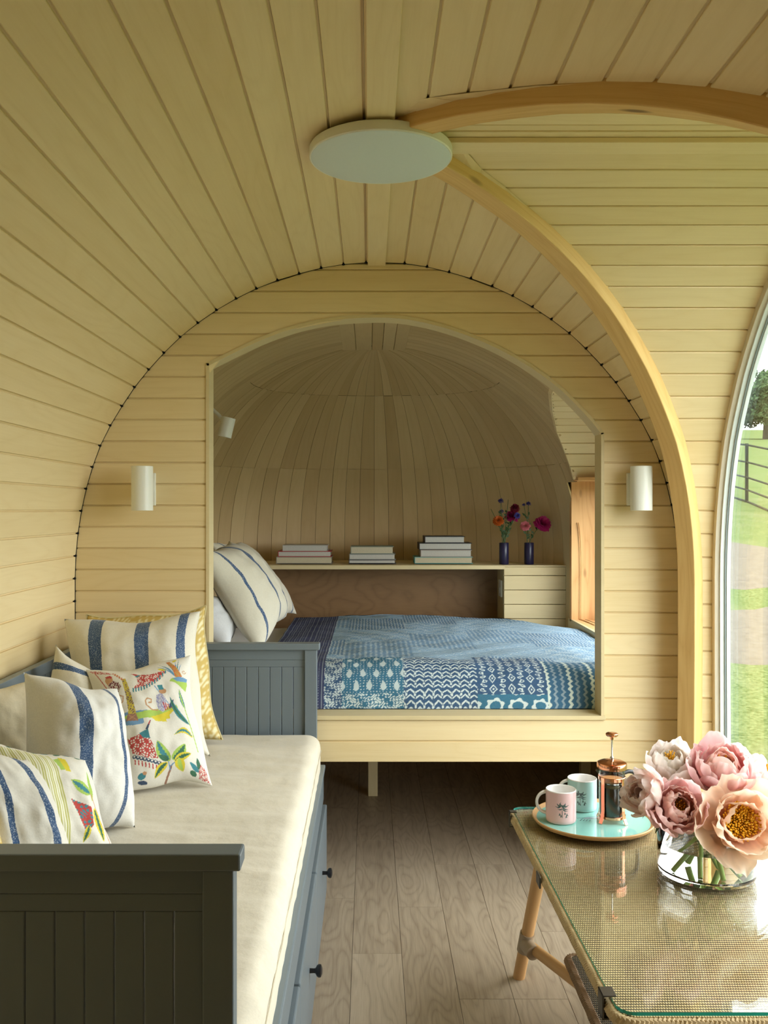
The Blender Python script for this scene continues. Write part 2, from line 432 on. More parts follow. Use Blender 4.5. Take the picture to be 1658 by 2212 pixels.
# smooth the arch of the opening
def catmull(pts, n=6):
    out = []; P_ = [pts[0]]+pts+[pts[-1]]
    for i in range(1, len(P_)-2):
        p0, p1, p2, p3 = P_[i-1:i+3]
        for k in range(n):
            t = k/n; out.append(tuple(.5*((2*p1[j])+(-p0[j]+p2[j])*t+(2*p0[j]-5*p1[j]+4*p2[j]-p3[j])*t*t+(-p0[j]+3*p1[j]-3*p2[j]+p3[j])*t**3) for j in range(len(p1))))
    out.append(tuple(pts[-1])); return out
OPX = catmull(OP, 6)
OPW = [((x-VX)*S, CH+(VY-y)*S) for x, y in OPX]
OXL, OXR = OPW[0][0], OPW[-1][0]; ZS = CH+(VY-1546)*S
ZTOP = max(z for x, z in OPW); XPK = [x for x, z in OPW if z == ZTOP][0]
def opL(z):
    if z <= OPW[0][1]: return OXL
    if z >= ZTOP: return XPK
    for (x0, z0), (x1, z1) in zip(OPW[:-1], OPW[1:]):
        if z0 <= z <= z1: return x0+(x1-x0)*(z-z0)/max(z1-z0, 1e-9)
    return XPK
def opR(z):
    if z <= OPW[-1][1]: return OXR
    if z >= ZTOP: return XPK
    for (x0, z0), (x1, z1) in zip(OPW[:-1], OPW[1:]):
        if z1 <= z <= z0: return x0+(x1-x0)*(z-z0)/min(z1-z0, -1e-9)
    return XPK
ZU = CH+(VY-1645)*S; XU0 = -.62; XU1 = (1345-VX)*S
outer = [(XC+h, z) for h, z in HP[::-1]]+[(XC-h, z) for h, z in HP[1:]]
hole = [(OXL, ZS)]+OPW+[(OXR, ZS)]
# lower boundary includes the open space under the bed
ext = lambda x, z: (XC+(x-XC)*1.06, z+.05 if z > 1.2 else z)
outer2 = [ext(x, z) for x, z in outer]+[(XU0, 0), (XU0, ZU), (XU1, ZU), (XU1, 0)]
o3 = [Vector((x, 0, z)) for x, z in outer2]; h3 = [Vector((x, 0, z)) for x, z in hole]
tri = tessellate_polygon([[Vector((p.x, p.z, 0)) for p in o3], [Vector((p.x, p.z, 0)) for p in h3]])
allp = o3+h3; nP = len(allp)
vs = [(p.x, YW+.015, p.z) for p in allp]+[(p.x, YW+.075, p.z) for p in allp]
fs = [tuple(t) for t in tri]+[tuple(i+nP for i in t[::-1]) for t in tri]
n0 = len(o3)
for rng in (range(0, n0), range(n0, nP)):
    r = list(rng)
    for a, b in zip(r, r[1:]+r[:1]): fs.append((a, b, b+nP, a+nP))
wall_back = MB().add(vs, fs).build('wall_back', M['trim'], origin=(XC, YW, 0), uv=0); wall_back['kind'] = 'structure'
def wallplank(z0, z1, fl, fr):
    z1 = min(z1, ZT-.0005)
    if z1-z0 < .004: return
    L = z1-z0; rows = [(0, TH), (0, GD), (GR, GD), (GR+.0005, .0016), (GR+.002, 0)]
    rows = [r for r in rows if r[0] < L-.003]
    for k in range(1, 5): 
        u = GR+.002+(L-.0016-GR-.002)*k/5
        rows.append((u, 0))
    rows += [(L-.0016, 0), (L, .0016), (L, TH)]
    A = []; B = []
    # groove at top edge as photographed: measure from the top
    for u, d in rows:
        z = z1-u; a, b = fl(z), fr(z)
        if b-a < .002: b = a+.002
        A.append((a, YW+d, z)); B.append((b, YW+d, z))
    if max(b[0]-a[0] for a, b in zip(A, B)) < .012: return
    MB().prism(A, B).build('plank', M['plank'], wall_back, uv=0)
aL = lambda z: XC-half(min(max(z, 0), ZT))+.002
aR = lambda z: XC+half(min(max(z, 0), ZT))-.002
k = 0
yk = 581.0-46.3
while True:
    z1 = CH+(VY-yk)*S; z0 = z1-46.3*S
    if z1 < .01: break
    z0 = max(z0, 0)
    if z0 >= ZTOP: wallplank(z0, z1, aL, aR)
    elif z1 > ZS+.003:
        wallplank(z0, z1, aL, opL); wallplank(z0, z1, opR, aR)
    elif z0 >= ZU-.004: wallplank(z0, z1, aL, aR)
    else:
        wallplank(z0, z1, aL, lambda z: XU0); wallplank(z0, z1, lambda z: XU1, aR)
    yk += 46.3
# dark gaps where the vault grooves meet the end wall
g = MB()
for sg, s0 in ((-1, .036), (1, .094)):
    for s in joints(s0, .0795)[:-1]:
        h, z = prof(s+.002)
        c = Vector((XC+sg*(h+.001), YW-.004, z))
        g.lathe([(.001, -.005), (.0055, -.003), (.006, .001), (.004, .004), (.001, .005)], c, 10)
g.build('joint_gap', M['gap'], wall_back, kind='stuff')
gl = MB(); pts = [(XC-h, YW-.0005, z) for h, z in HP[::-1]]+[(XC+h, YW-.0005, z) for h, z in HP[1:]]
gl.tube(pts, .0018, 6); gl.build('shadow_gap', M['gap'], wall_back)
# lining of the opening
TR = .011
def lining(pts, nrm_in, name, y0=YW-.004, y1=YW+.088):
    mb = MB(); n = len(pts); inn = []
    for i, (x, z) in enumerate(pts):
        a = pts[max(i-1, 0)]; b = pts[min(i+1, n-1)]
        t = Vector((b[0]-a[0], b[1]-a[1])).normalized(); nn = Vector((t.y, -t.x))*nrm_in
        inn.append((x+nn.x*TR, z+nn.y*TR))
    vs = []
    for (x, z), (xi, zi) in zip(pts, inn): vs += [(x, y0, z), (xi, y0, zi), (xi, y1, zi), (x, y1, z)]
    fs = []
    for i in range(n-1):
        for j in range(4): fs.append((i*4+j, i*4+(j+1)%4, i*4+4+(j+1)%4, i*4+4+j))
    fs += [(3, 2, 1, 0), ((n-1)*4, (n-1)*4+1, (n-1)*4+2, (n-1)*4+3)]
    return mb.add(vs, fs).build(name, M['trim'], uv=0, kind='structure', smooth=True)
lining(OPW, 1, 'trim_3')
lining([(OXL, ZS), (OXL, OPW[0][1])], 1, 'trim_4')
lining([(OXR, OPW[-1][1]), (OXR, ZS)], 1, 'trim_5')
box('trim_6', OXL-.004, OXR+.004, YW-.010, YW+.10, ZS-.014, ZS+.001, M['trim'], None, uv=0, kind='structure')
# ---------------------------------------------------------------- nook shell
YP = 4.55; AX = 1.075; BY = .95
def zs(z): return z if z < 1.2 else 1.2+(z-1.2)*(2.13-1.2)/(ZT-1.2)
BZ = [.754, 1.46, 1.47, 1.58, 1.70, 1.77, 1.82, 1.86]; BYm = [4.80, 4.80, 4.66, 4.60, 4.46, 4.26, 4.04, 3.66]
def baymax(z): return float(np.interp(z, BZ, BYm)) if .754 <= z < 1.86 else -1
nook = MB().box(XC-.3, XC+.3, 5.60, 5.64, .0, .4).build('wall_alcove', M['back'], origin=(XC, 5.0, 0)); nook['kind'] = 'structure'
def in_bay(p): return p[0] > .3 and 3.36 < p[1] < baymax(p[2]) and p[2] > .754
def strip(rowA, rowB, nrm):
    """two polylines -> thin curved strip, cut by the bay"""
    th = .008; near = max(r[0] for r in rowA) > .3 and min(rowA[0][1], rowB[0][1]) < 4.9
    if near:     # fine sampling where the strip meets the window bay
        def fine(r): return [tuple(Vector(a).lerp(Vector(b), k/5)) for a, b in zip(r[:-1], r[1:]) for k in range(5)]+[tuple(r[-1])]
        rowA, rowB, nrm = fine(rowA), fine(rowB), fine(nrm)
    nc = 6 if near else 1; n = len(rowA); A_ = np.array(rowA); B_ = np.array(rowB); N_ = np.array([tuple(v) for v in nrm])
    vs = []; fs = []; W = nc+1
    for i in range(n):
        for c in range(W): vs.append(A_[i]+(B_[i]-A_[i])*c/nc)
        for c in range(W): vs.append(A_[i]+(B_[i]-A_[i])*c/nc+N_[i]*th)
    id_ = lambda i, c, d: i*2*W+d*W+c
    for i in range(n-1):
        for c in range(nc):
            if near and in_bay((vs[id_(i, c, 0)]+vs[id_(i+1, c+1, 0)])/2): continue
            fs.append((id_(i, c, 0), id_(i, c+1, 0), id_(i+1, c+1, 0), id_(i+1, c, 0))); fs.append((id_(i, c, 1), id_(i+1, c, 1), id_(i+1, c+1, 1), id_(i, c+1, 1)))
            if c == 0: fs.append((id_(i, 0, 0), id_(i+1, 0, 0), id_(i+1, 0, 1), id_(i, 0, 1)))
            if c == nc-1: fs.append((id_(i, nc, 0), id_(i, nc, 1), id_(i+1, nc, 1), id_(i+1, nc, 0)))
    if fs:
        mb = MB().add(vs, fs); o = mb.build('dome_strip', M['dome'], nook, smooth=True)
        me = o.data; l = me.uv_layers.new(name='UVMap')
        for lo in me.loops:
            vi = lo.vertex_index; l.data[lo.index].uv = (me.vertices[vi].co[2]+me.vertices[vi].co[0]*.3, (vi%W)/nc*.07)
# plan curve of the back half by arc length
ph = np.linspace(0, math.pi, 2001); cx = np.sign(np.cos(ph))*np.abs(np.cos(ph))**.8; sy = np.abs(np.sin(ph))**.8
plx = AX*cx; ply = BY*sy; arc = np.concatenate([[0], np.cumsum(np.hypot(np.diff(plx), np.diff(ply)))])
NST = 38; cut = np.linspace(0, arc[-1], NST+1)
def planpt(s): return float(np.interp(s, arc, plx)), float(np.interp(s, arc, ply))
tiers = [(.02, 1.5585), (1.5597, 1.947), (1.9482, 2.128)]
for t0, t1 in tiers:
    zz = [t0+(t1-t0)*(k/14) for k in range(15)] if t0 > 1 else [t0+(1.0-t0)*k/4 for k in range(4)]+[1.0+(t1-1.0)*k/14 for k in range(15)]
    for i in range(NST):
        ra = []; rb = []; nn = []
        g_ = .0009
        (xa, ya), (xb, yb) = planpt(cut[i]+g_), planpt(cut[i+1]-g_)
        off = random.uniform(0, .002)
        for z in zz:
            zo = z if z < 1.2 else 1.2+(z-1.2)*(ZT-1.2)/(2.13-1.2)
            m_ = max(half(min(zo, ZT))/1.0595, .02)
            ra.append((XC+xa*m_, YP+ya*m_, z)); rb.append((XC+xb*m_, YP+yb*m_, z))
            mx, my = (xa+xb)/2, (ya+yb)/2; l = math.hypot(mx, my); up = max(0, (z-1.3))*1.4
            v = Vector((mx/l, my/l, up)).normalized(); nn.append(v)
            ra[-1] = tuple(Vector(ra[-1])+v*off); rb[-1] = tuple(Vector(rb[-1])+v*off)
        strip(ra, rb, nn)
# side part: ribs running over the nook
NR = 16; y0 = YW+.08
for i in range(NR):
    ya = y0+(YP-y0)*i/NR+.0009; yb = y0+(YP-y0)*(i+1)/NR-.0009
    for sg in (-1, 1):
        ra = []; rb = []; nn = []
        for k_ in range(41):
            s = STOT*k_/40; h, z = prof(s); z = zs(z); kx = AX/1.0595
            ra.append((XC+sg*h*kx, ya, z)); rb.append((XC+sg*h*kx, yb, z)); nn.append(Vector((sg*h, 0, max(z-1.2, 0))).normalized() if h > 0 or z > 1.2 else Vector((sg, 0, 0)))
        strip(ra, rb, nn)
# unseen skin added round the nook to keep it light-tight
sk = MB()
def shellpt(f, z):   # f along plan path
    zo = z if z < 1.2 else 1.2+(z-1.2)*(ZT-1.2)/(2.13-1.2); m_ = max(half(min(zo, ZT))/1.0595, .001)*1.03
    zz = z+(.02 if z > 2.0 else 0)
    if f < 1: return (XC+AX*m_, y0-.02+(YP-y0+.02)*f, zz)
    if f > 2: return (XC-AX*m_, YP+(y0-.02-YP)*(f-2), zz)
    x, y = planpt(arc[-1]*(f-1)); return (XC+x*m_, YP+y*m_, zz)
fl = [k_/14 for k_ in range(14)]+[1+k_/36 for k_ in range(36)]+[2+k_/14 for k_ in range(15)]
zl = [-.02, .4, .754, 1.0, 1.2, 1.3, 1.38, 1.465, 1.52, 1.58, 1.64, 1.70, 1.77, 1.82, 1.86, 1.92, 1.98, 2.04, 2.08, 2.11, 2.13]
vs = [shellpt(f, z) for f in fl for z in zl]; fs = []; nz = len(zl)
for i in range(len(fl)-1):
    for j in range(nz-1):
        mid = [(vs[i*nz+j][k_]+vs[(i+1)*nz+j+1][k_])/2 for k_ in range(3)]
        if in_bay((mid[0], mid[1]-.04, mid[2]-.02)) or in_bay((mid[0], mid[1]+.04, mid[2])): continue
        fs.append((i*nz+j, i*nz+j+1, (i+1)*nz+j+1, (i+1)*nz+j))
sk.add(vs, fs).build('light_block_skin', M['back'], nook)
# crown boards inside the nook
for x0, x1 in ((-.145, -.068), (-.066, .010), (.012, .062), (.064, .118), (.120, .178)):
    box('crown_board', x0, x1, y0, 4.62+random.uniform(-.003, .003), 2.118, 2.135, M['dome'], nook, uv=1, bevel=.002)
# side bay of nook (planks over the little window)
NB = 22
zb = [1.47+(1.86-1.47)*k_/200 for k_ in range(201)]; yb_ = [baymax(min(z, 1.8599)) for z in zb]
zb += [1.872, 1.878, 1.88]; yb_ += [3.58, 3.46, 3.34]
ar = np.concatenate([[0], np.cumsum(np.hypot(np.diff(zb), np.diff(yb_)))])
XN = 1.235
nb = MB().box(1.12, XN+.03, 4.90, 4.92, .7, 1.5).build('wall_side', M['back'], origin=(1.2, 4.2, .75)); nb['kind'] = 'structure'
def domex(y, z):
    zo = z if z < 1.2 else 1.2+(z-1.2)*(ZT-1.2)/(2.13-1.2); m_ = half(min(zo, ZT))/1.0595
    if y <= YP: return XC+AX*m_
    t = min((y-YP)/(BY*m_), 1); return XC+AX*m_*(1-t**2.5)**.4
cuts = np.arange(0, ar[-1]+.075, .075); cuts[-1] = ar[-1]
for a, b in zip(cuts[:-1], cuts[1:]):
    pa = (np.interp(a, ar, yb_), np.interp(a, ar, zb)); pb = (np.interp(b, ar, yb_), np.interp(b, ar, zb))
    d = Vector((pb[0]-pa[0], pb[1]-pa[1])); L = d.length; d.normalize(); n = Vector((-d.y, d.x))
    if n.x < 0 and n.y < 0: n = -n
    if n.y < 0: n = -n
    A = []; B = []
    for u, t in section(L):
        q = Vector(pa)+d*u+n*t; A.append((domex(min(q.x, 4.8), min(q.y, 1.87))-.004, q.x, q.y)); B.append((XN, q.x, q.y))
    MB().prism(A, B).build('plank', M['plank'], nb, uv=0)
vs = [(x, y+.03, z+.03) for y, z in zip(yb_[::20]+[3.2], zb[::20]+[1.9]) for x in (domex(min(y, 4.8), min(z, 1.87))+.015, XN+.05)]
n = len(vs)//2
MB().add(vs, [(2*i, 2*i+1, 2*i+3, 2*i+2) for i in range(n-1)]).add([(1.09, 4.86, .7), (XN+.05, 4.86, .7), (XN+.05, 4.86, 1.52), (1.05, 4.86, 1.52)], [(0, 1, 2, 3)]).build('light_block_skin', M['back'], nb)  # unseen sheets added to seal the side bay against stray daylight
box('jamb_head', 1.035, XN, 4.60, 4.84, 1.468, 1.484, M['redpine'], nb, uv=0)
box('window_jamb', 1.045, XN, 4.80, 4.84, .74, 1.472, M['redpine'], nb, uv=2, bevel=.002)
box('window_sill', 1.062, XN, 3.34, 4.80, .725, .752, M['redpine'], nb, uv=1, bevel=.002)
box('sill_edge', 1.045, 1.062, 3.40, 4.88, .69, .753, M['trim'], nb, uv=1, bevel=.001)
wn2 = empty('window_2', (XN, 4.0, .75), kind='structure')
box('window_frame', XN-.01, XN+.04, 3.34, 4.80, .752, .80, M['alu'], wn2)
box('window_frame', XN-.01, XN+.04, 4.755, 4.80, .80, 1.50, M['alu'], wn2)
box('reflection_blocker', XN-.012, XN+.045, 3.30, 4.86, 1.42, 1.90, M['trim'], wn2, uv=1)  # unseen panel added over the glass to keep sky out of table reflections
box('window_frame', XN-.01, XN+.04, 3.34, 3.39, .80, 1.86, M['alu'], wn2)
box('pane', XN+.01, XN+.016, 3.39, 4.755, .80, 1.86, M['pane'], wn2, bevel=0)
# ---------------------------------------------------------------- bay window
win = empty('window_1', (XW, YC, 0), kind='structure')
def archring(name, xa, xb, i0, i1, mat):
    """ring following the vault section, between inset i0 and i1"""
    vs = []; fs = []; line = []
    for sg in (-1, 1):
        seq = HP[::-1] if sg < 0 else HP[1:]
        for h, z in seq:
            r = Vector((h, max(z-1.15, 0))); L = r.length
            r = r/L if L > 0 else Vector((0, 1))
            line.append((sg*(h*KB-r.x*i0), z-r.y*i0, sg*(h*KB-r.x*i1), z-r.y*i1))
    for (a, b, c, d) in line: vs += [(xa, YC+a, b), (xa, YC+c, d), (xb, YC+c, d), (xb, YC+a, b)]
    for i in range(len(line)-1):
        for j in range(4): fs.append((i*4+j, i*4+(j+1)%4, i*4+4+(j+1)%4, i*4+4+j))
    return MB().add(vs, fs).build(name, mat, win, smooth=True, uv=2)
archring('timber_frame', XW, XW+.016, -.01, .023, M['wframe'])
archring('metal_frame', XW+.016, XW+.030, -.02, .029, M['alu'])
archring('seal', XW+.030, XW+.036, -.02, .033, M['seal'])
archring('metal_frame', XW+.036, XW+.048, -.02, .035, M['alu'])
box('threshold', XW, XW+.06, YC-1.0, YC+1.0, -.02, .05, M['alu'], win)
pp = [(YC-h, z) for h, z in HP[::-1]]+[(YC+h, z) for h, z in HP[1:]]
pp = [(YC+(y-YC)*.965*KB, max(z*.985, .04)) for y, z in pp]
MB().prism([(XW+.040, y, z) for y, z in pp], [(XW+.046, y, z) for y, z in pp]).build('pane', M['pane'], win)
# ---------------------------------------------------------------- end wall behind the camera
rear = MB().prism([(x, YB, z) for x, z in outer], [(x, YB-.05, z) for x, z in outer]).build('wall_front', M['back'], origin=(XC, YB, 0)); rear['kind'] = 'structure'
zz = 0
while zz < ZT:
    z1 = min(zz+.0755, ZT-.001); a, b = aL(z1), aR(z1)
    MB().prism([(a, YB+.02, zz+.001), (a, YB+.02, z1), (a, YB+.001, z1), (a, YB+.001, zz+.001)], [(b, YB+.02, zz+.001), (b, YB+.02, z1), (b, YB+.001, z1), (b, YB+.001, zz+.001)]).build('plank', M['plank'], rear, uv=0); zz += .0755
# ---------------------------------------------------------------- floor
floor = MB().box(-1.3, 1.5, YB-.1, 5.7, -.09, -.012).build('floor', M['back'], origin=(0, 2, 0)); floor['kind'] = 'structure'
PW = .147; offs = {-1: .30, 0: 2.756, 1: 3.08, 2: 3.45, 3: 2.50, 4: 2.9, 5: 2.2}
for c in range(-8, 9):
    x0 = -.052+(c-0)*PW
    if x0 > 1.2 or x0+PW < -1.15: continue
    base = offs.get(c, random.uniform(0, .95))%.95
    y = YB+((base-YB)%.95)-.95
    while y < 5.55:
        a = max(y, YB); b = min(y+.95, 5.55)
        if b-a > .02:
            dz = random.uniform(-.0003, 0)
            MB().prism([(x0+.0005, a+.0005, -.012), (x0+PW-.0005, a+.0005, -.012), (x0+PW-.0005, a+.0005, dz-.0006), (x0+PW-.0012, a+.0005, dz), (x0+.0012, a+.0005, dz), (x0+.0005, a+.0005, dz-.0006)],
                       [(x0+.0005, b-.0005, -.012), (x0+PW-.0005, b-.0005, -.012), (x0+PW-.0005, b-.0005, dz-.0006), (x0+PW-.0012, b-.0005, dz), (x0+.0012, b-.0005, dz), (x0+.0005, b-.0005, dz-.0006)]).build('floorboard', M['oak'], floor, uv=1)
        y += .95
# ---------------------------------------------------------------- outdoors
def gz(y): return float(np.interp(y, [-40, 4, 6, 20, 50, 400], [-.34, -.34, -.28, 1.49, 4.4, 36]))
mg, nt, b = newmat('meadow_grass')
tc = nd(nt, 'ShaderNodeTexCoord')
na = nd(nt, 'ShaderNodeTexNoise'); na.inputs['Scale'].default_value = 1.2; na.inputs['Detail'].default_value = 8; nt.links.new(tc.outputs['Object'], na.inputs['Vector'])
nb2 = nd(nt, 'ShaderNodeTexNoise'); nb2.inputs['Scale'].default_value = 34; nb2.inputs['Detail'].default_value = 5; nt.links.new(tc.outputs['Object'], nb2.inputs['Vector'])
c = mixc(nt, mth(nt, 'MULTIPLY', mth(nt, 'SUBTRACT', nb2.outputs[0], .3), 2, clamp=True), (.036, .060, .016, 1), (.135, .165, .070, 1))
c = mixc(nt, mth(nt, 'MULTIPLY', mth(nt, 'SUBTRACT', na.outputs[0], .5), 2.5, clamp=True), c, (.13, .135, .075, 1))
nt.links.new(c, b.inputs['Base Color']); b.inputs['Roughness'].default_value = 1; b.inputs['Specular IOR Level'].default_value = 0
mpth = plain('sandy_gravel', (.145, .13, .105, 1), 1, spec=0, vary=.5, bscale=14)
ys = np.concatenate([np.linspace(-30, 4, 12), np.linspace(4.5, 30, 103), np.linspace(31, 400, 60)]); xs = np.linspace(1.35, 260, 140)**1.0
xs = 1.35+(np.linspace(0, 1, 140)**2.2)*259
G = np.zeros((len(xs), len(ys), 3))
for i, x in enumerate(xs):
    for j, y in enumerate(ys):
        G[i, j] = (x, y, gz(y)+noise.noise(Vector((x*.9, y*.9, 0)))*.035*min(1, max(0, (x-1.4))))
gr = gridmesh('ground', G, mg, origin=Vector((10, 10, -.3)), kind='structure')
def pathstrip(ya, yb, seed):
    pts = np.zeros((9, 60, 3))
    for j in range(60):
        x = 1.5+j*.3
        for i in range(9):
            t = i/8; e = noise.noise(Vector((x*.8, t*2, seed)))*1.1
            y = ya+(yb-ya)*t+(x-3.5)*-.05+e*(1 if i in (0, 8) else .2)
            pts[i, j] = (x, y, gz(y)+.045+.02*noise.noise(Vector((x*2, y*2, seed)))-(.06 if i in (0, 8) else 0))
    gridmesh('gravel_path', pts, mpth, kind='structure')
pathstrip(8.1, 10.1, 1.0); pathstrip(11.2, 14.2, 5.0)
# estate fence
fpos = lambda t: (8.14-.127*t, 20-t)
fc = empty('metal_fence', (*fpos(0), gz(20)), 'dark thin metal estate fence with five rails across the grass slope', 'fence')
mf = plain('dark_green_metal', (.012, .016, .013, 1), .9, spec=.05)
for k in range(-2, 6):
    x, y = fpos(k*2.2); x += 0
    MB().box(x-.03, x+.03, y-.02, y+.02, gz(y)-.1, gz(y)+1.27).build('fence_post', mf, fc)
for hh in (.02, .27, .54, .87, 1.24):
    mb = MB(); pts = []
    for k in range(-4, 12):
        x, y = fpos(k*1.1); pts.append((x, y, gz(y)+hh))
    mb.tube(pts, .022, 6).build('fence_rail', mf, fc)
# trees
def tree(x, y, h, label, seed):
    rs = random.Random(seed); z0 = gz(y)
    t = empty('field_tree', (x, y, z0), label, 'tree')
    MB().tube([(x, y, z0-.3), (x+.1, y, z0+h*.25), (x-.1, y, z0+h*.5), (x+.2, y, z0+h*.8)], [h*.035, h*.028, h*.02, h*.008], 8).build('trunk', M['back'], t, smooth=True)
    mb = MB(); vs = []; fs = []
    for k in range(60):
        a = rs.uniform(0, 6.28); r = h*.42*math.sqrt(rs.random()); zc = z0+h*(.28+.55*rs.random()*(1-.4*r/(h*.42))); cxx, cyy = x+r*math.cos(a), y+r*math.sin(a); rad = h*.14
        for q in range(260):
            v = Vector((rs.gauss(0, 1), rs.gauss(0, 1), rs.gauss(0, 1))).normalized()*rad*rs.uniform(.75, 1.1); c = Vector((cxx, cyy, zc))+v
            d1 = Vector((rs.gauss(0, 1), rs.gauss(0, 1), rs.gauss(0, 1))).normalized()*h*.03; d2 = d1.orthogonal().normalized()*h*.016
            n = len(vs); vs += [c-d1, c+d2, c+d1, c-d2]; fs.append((n, n+1, n+2, n+3))
    mb.add(vs, fs).build('foliage', mtree, t, kind='stuff')
mtree = plain('tree_leaves', (.045, .085, .03, 1), .9, spec=.1, vary=.6, bscale=.8)
tree(P(1652, 0, 105).x, 105, 9.6, 'broad dark green tree at the top of the field beyond the curved window', 3)
# ---------------------------------------------------------------- print painter
def inpoly(X, Y, poly):
    ins = np.zeros(X.shape, bool); n = len(poly)
    for i in range(n):
        x0, y0 = poly[i]; x1, y1 = poly[(i+1)%n]
        if y0 == y1: continue
        c = ((Y >= min(y0, y1)) & (Y < max(y0, y1))) & (X < (x1-x0)*(Y-y0)/(y1-y0)+x0); ins ^= c
    return ins
class Canvas:
    """colour evaluated at given coordinates X,Y (arrays)"""
    def __init__(s, X, Y, base): s.X = X; s.Y = Y; s.c = np.zeros(X.shape+(3,)); s.c[:] = base[:3]
    def poly(s, pts, col): s.c[inpoly(s.X, s.Y, pts)] = col[:3]
    def polyf(s, pts, fn):
        m = inpoly(s.X, s.Y, pts); s.c[m] = fn(s.X[m], s.Y[m])
    def ell(s, x, y, a, b, col, rot=0):
        dx, dy = s.X-x, s.Y-y; c_, s_ = math.cos(rot), math.sin(rot)
        s.c[((dx*c_+dy*s_)/a)**2+((-dx*s_+dy*c_)/b)**2 < 1] = col[:3]
    def line(s, pts, w, col):
        for (x0, y0), (x1, y1) in zip(pts[:-1], pts[1:]):
            dx, dy = x1-x0, y1-y0; L = dx*dx+dy*dy+1e-9
            t = np.clip(((s.X-x0)*dx+(s.Y-y0)*dy)/L, 0, 1)
            s.c[(s.X-x0-t*dx)**2+(s.Y-y0-t*dy)**2 < (w/2)**2] = col[:3]
    def leaf(s, x0, y0, x1, y1, w, ca, cb=None, bend=0):
        n = 14; L = []; R = []; dx, dy = x1-x0, y1-y0; l = math.hypot(dx, dy); nx, ny = -dy/l, dx/l
        for i in range(n+1):
            t = i/n; b_ = bend*math.sin(math.pi*t); wv = w*math.sin(math.pi*min(t**.8, 1))**.8/2 if 0 < t < 1 else 0
            L.append((x0+dx*t+nx*(b_+wv), y0+dy*t+ny*(b_+wv))); R.append((x0+dx*t+nx*(b_-wv), y0+dy*t+ny*(b_-wv)))
        s.poly(L+R[::-1], ca)
        if cb:
            L2 = []; R2 = []
            for i in range(1, n):
                t = i/n; b_ = bend*math.sin(math.pi*t); wv = w*math.sin(math.pi*t**.8)**.8*.26*(.65+.35*(i%2))
                L2.append((x0+dx*t+nx*(b_+wv), y0+dy*t+ny*(b_+wv))); R2.append((x0+dx*t+nx*(b_-wv), y0+dy*t+ny*(b_-wv)))
            s.poly(L2+R2[::-1], cb)
    def spiral(s, x, y, r, turns, w, col, a0=0):
        s.line([(x+r*(1-t/30)*math.cos(a0+turns*6.28*t/30), y+r*(1-t/30)*math.sin(a0+turns*6.28*t/30)) for t in range(29)], w, col)
C_ = {k: srgb(*v) for k, v in dict(lin=(232, 228, 216), red=(186, 52, 46), dred=(110, 30, 40), teal=(44, 128, 140), navy=(36, 62, 96), blue=(104, 150, 190), lime=(168, 200, 84), yel=(222, 204, 40),
    green=(40, 104, 74), tan=(196, 146, 100), brown=(152, 108, 84), orange=(200, 110, 40), lilac=(150, 150, 190), trunk=(196, 176, 50), purple=(110, 80, 90), olive=(170, 166, 84)).items()}
def red_fill(cc, pts, base, spot, sc, dens=.2):
    def fn(X, Y):
        v = np.sin(X/sc*1.9+2*np.sin(Y/sc))*np.sin(Y/sc*2.1+1.7*np.sin(X/sc*.9)); m = v > dens
        out = np.zeros(X.shape+(3,)); out[:] = base[:3]; out[m] = spot[:3]; return out
    cc.polyf(pts, fn)
